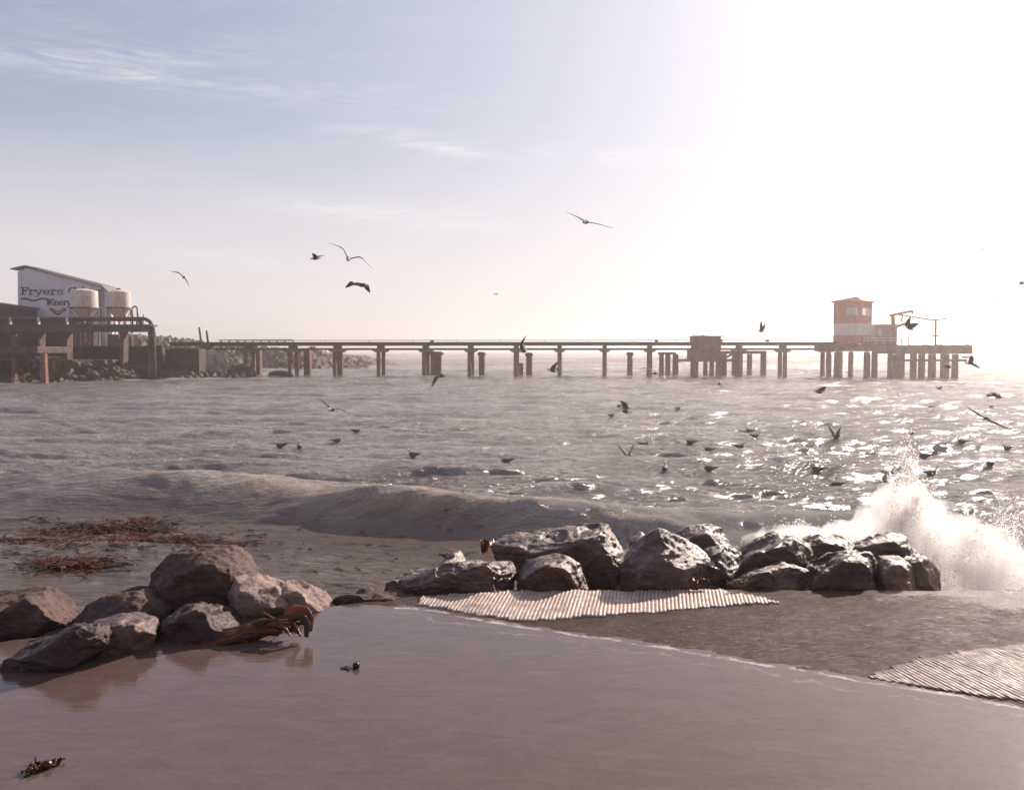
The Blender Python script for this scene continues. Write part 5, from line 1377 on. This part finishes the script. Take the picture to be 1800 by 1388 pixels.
# ------------------------------------------------------------------ the breaking splash
def build_splash():
    pts = []; siz = []
    def jets(n, px, Yd, zt, w0, spread, rise, lean=0.0, pw=.9, z0=.1):
        t = RNG.uniform(0, 1, n) ** pw
        x0_ = P(px, 900, Yd).x
        env = w0 * (1 - .80 * t ** 1.5)
        a = np.clip(RNG.normal(0, .5, n), -1.5, 1.5)
        ragged = 1 + .45 * fbm(a * 2.6 + px, t * 0 + 1.0, o=3, seed=int(px))
        x = x0_ + a * env + lean * t * t; y = Yd + RNG.normal(0, spread, n); z = z0 + zt * .86 * t * ragged * (1 - .38 * a * a)
        return np.stack([x, y, np.maximum(z, .02)], 1)
    P_ = [jets(16000, 1588, 12.3, 1.30, .70, .25, 1, .05, .9), jets(5000, 1597, 12.4, 1.38, .5, .2, 1, -.05, .9), jets(5000, 1565, 12.3, 1.2, .42, .2, 1, -.1, .9),
          jets(9000, 1690, 11.7, .92, .55, .3, 1, .25, .8), jets(5500, 1745, 11.4, .8, .30, .25, 1, .25, .8), jets(5500, 1500, 12.6, .55, .6, .35, 1, -.1, .9), jets(4500, 1640, 11.5, .95, .5, .25, 1, .1, .9),
          jets(3000, 1420, 13.4, .40, .8, .4, 1, -.1, 1.1), jets(2500, 1778, 12.6, 1.0, .25, .3, 1, .1, 1.0), jets(1200, 1790, 14.6, .5, .9, .5, 1, 0, 1.2)]
    c = np.vstack(P_); n = len(c)
    # clumping: drops pulled towards filaments
    c[:, 0] += .10 * fbm(c[:, 0] * 4, c[:, 2] * 4, c[:, 1] * 4, o=3, seed=301); c[:, 2] += .09 * fbm(c[:, 0] * 4 + 9, c[:, 2] * 4, c[:, 1] * 4, o=3, seed=302)
    r = .003 + .008 * RNG.uniform(0, 1, n) ** 3.0; big = RNG.uniform(0, 1, n) < .03; r[big] *= 1.8
    base_ = np.array([(1, 0, 0), (0, 1, 0), (-1, 0, 0), (0, -1, 0), (0, 0, 1.2), (0, 0, -1.2)])
    v = (c[:, None, :] + base_[None] * r[:, None, None] * RNG.uniform(.7, 1.5, (n, 1, 3))).reshape(-1, 3)
    t = np.array([(0, 1, 4), (1, 2, 4), (2, 3, 4), (3, 0, 4), (1, 0, 5), (2, 1, 5), (3, 2, 5), (0, 3, 5)])
    f = (t[None] + (np.arange(n) * 6)[:, None, None]).reshape(-1, 3)
    o = mesh_np('wave_splash', v, f, (M_SPRAY,), True); tag(o, 'white burst of spray where the wave breaks on the right boulders', 'splash', kind='stuff')
    # fine mist hanging in the burst
    m_, n_, out = new_mat('spray_mist')
    tcn = n_.n('ShaderNodeNewGeometry'); d1 = n_.noise(tcn.outputs['Position'], 3.2, 6, .65, .5)
    vol = n_.n('ShaderNodeVolumePrincipled'); vol.inputs['Color'].default_value = (.995, .985, .975, 1); vol.inputs['Anisotropy'].default_value = .80
    n_.link(n_.ramp(d1, .34, .62, 0.4, 5.0), vol.inputs['Density']); n_.link(vol.outputs[0], out.inputs['Volume'])
    bm = bmesh.new()
    for (px, py, Yd, rx, ry, rz) in ((1588, 932, 12.3, .66, .35, .62), (1597, 918, 12.3, .38, .26, .56), (1560, 930, 12.3, .36, .26, .55), (1680, 975, 11.7, .5, .35, .5), (1742, 985, 11.4, .28, .3, .45), (1500, 950, 12.7, .6, .35, .3), (1620, 965, 11.8, .5, .3, .45),
                                    (1640, 985, 11.4, .5, .25, .3), (1770, 1015, 11.0, .6, .25, .35), (1400, 945, 13.4, .7, .3, .18)):
        c_ = P(px, py, Yd); r_ = bmesh.ops.create_icosphere(bm, subdivisions=4, radius=1)
        for q in r_['verts']:
            k = 1 + .28 * float(fbm(np.array([q.co.x * 2 + px]), np.array([q.co.y * 2]), np.array([q.co.z * 2]), o=3, seed=7)[0])
            q.co = Vector((c_.x + q.co.x * rx * k, c_.y + q.co.y * ry * k, c_.z + q.co.z * rz * k))
    me = bpy.data.meshes.new('spray_mist'); bm.to_mesh(me); bm.free()
    tmp = bpy.data.objects.new('tmp', me); COL.objects.link(tmp); md = tmp.modifiers.new('r', 'REMESH'); md.mode = 'VOXEL'; md.voxel_size = .05
    ev = tmp.evaluated_get(bpy.context.evaluated_depsgraph_get()); m2 = bpy.data.meshes.new_from_object(ev); bpy.data.objects.remove(tmp)
    m2.materials.clear(); m2.materials.append(m_); o = bpy.data.objects.new('spray_mist', m2); COL.objects.link(o)
    tag(o, 'soft mist of fine spray around the burst on the right', 'mist', kind='stuff')
build_splash()

# ------------------------------------------------------------------ the air of the bay
HAZE = 0.0011
if HAZE:
    m_, n_, out = new_mat('sea_air')
    vol = n_.n('ShaderNodeVolumePrincipled'); vol.inputs['Color'].default_value = (1.0, .93, .88, 1); vol.inputs['Density'].default_value = HAZE; vol.inputs['Anisotropy'].default_value = .80
    n_.link(vol.outputs[0], out.inputs['Volume'])
    o = MB().box(-9500, 9500, -60, 6500, -4, 24).build('haze', m_); tag(o, kind='stuff')
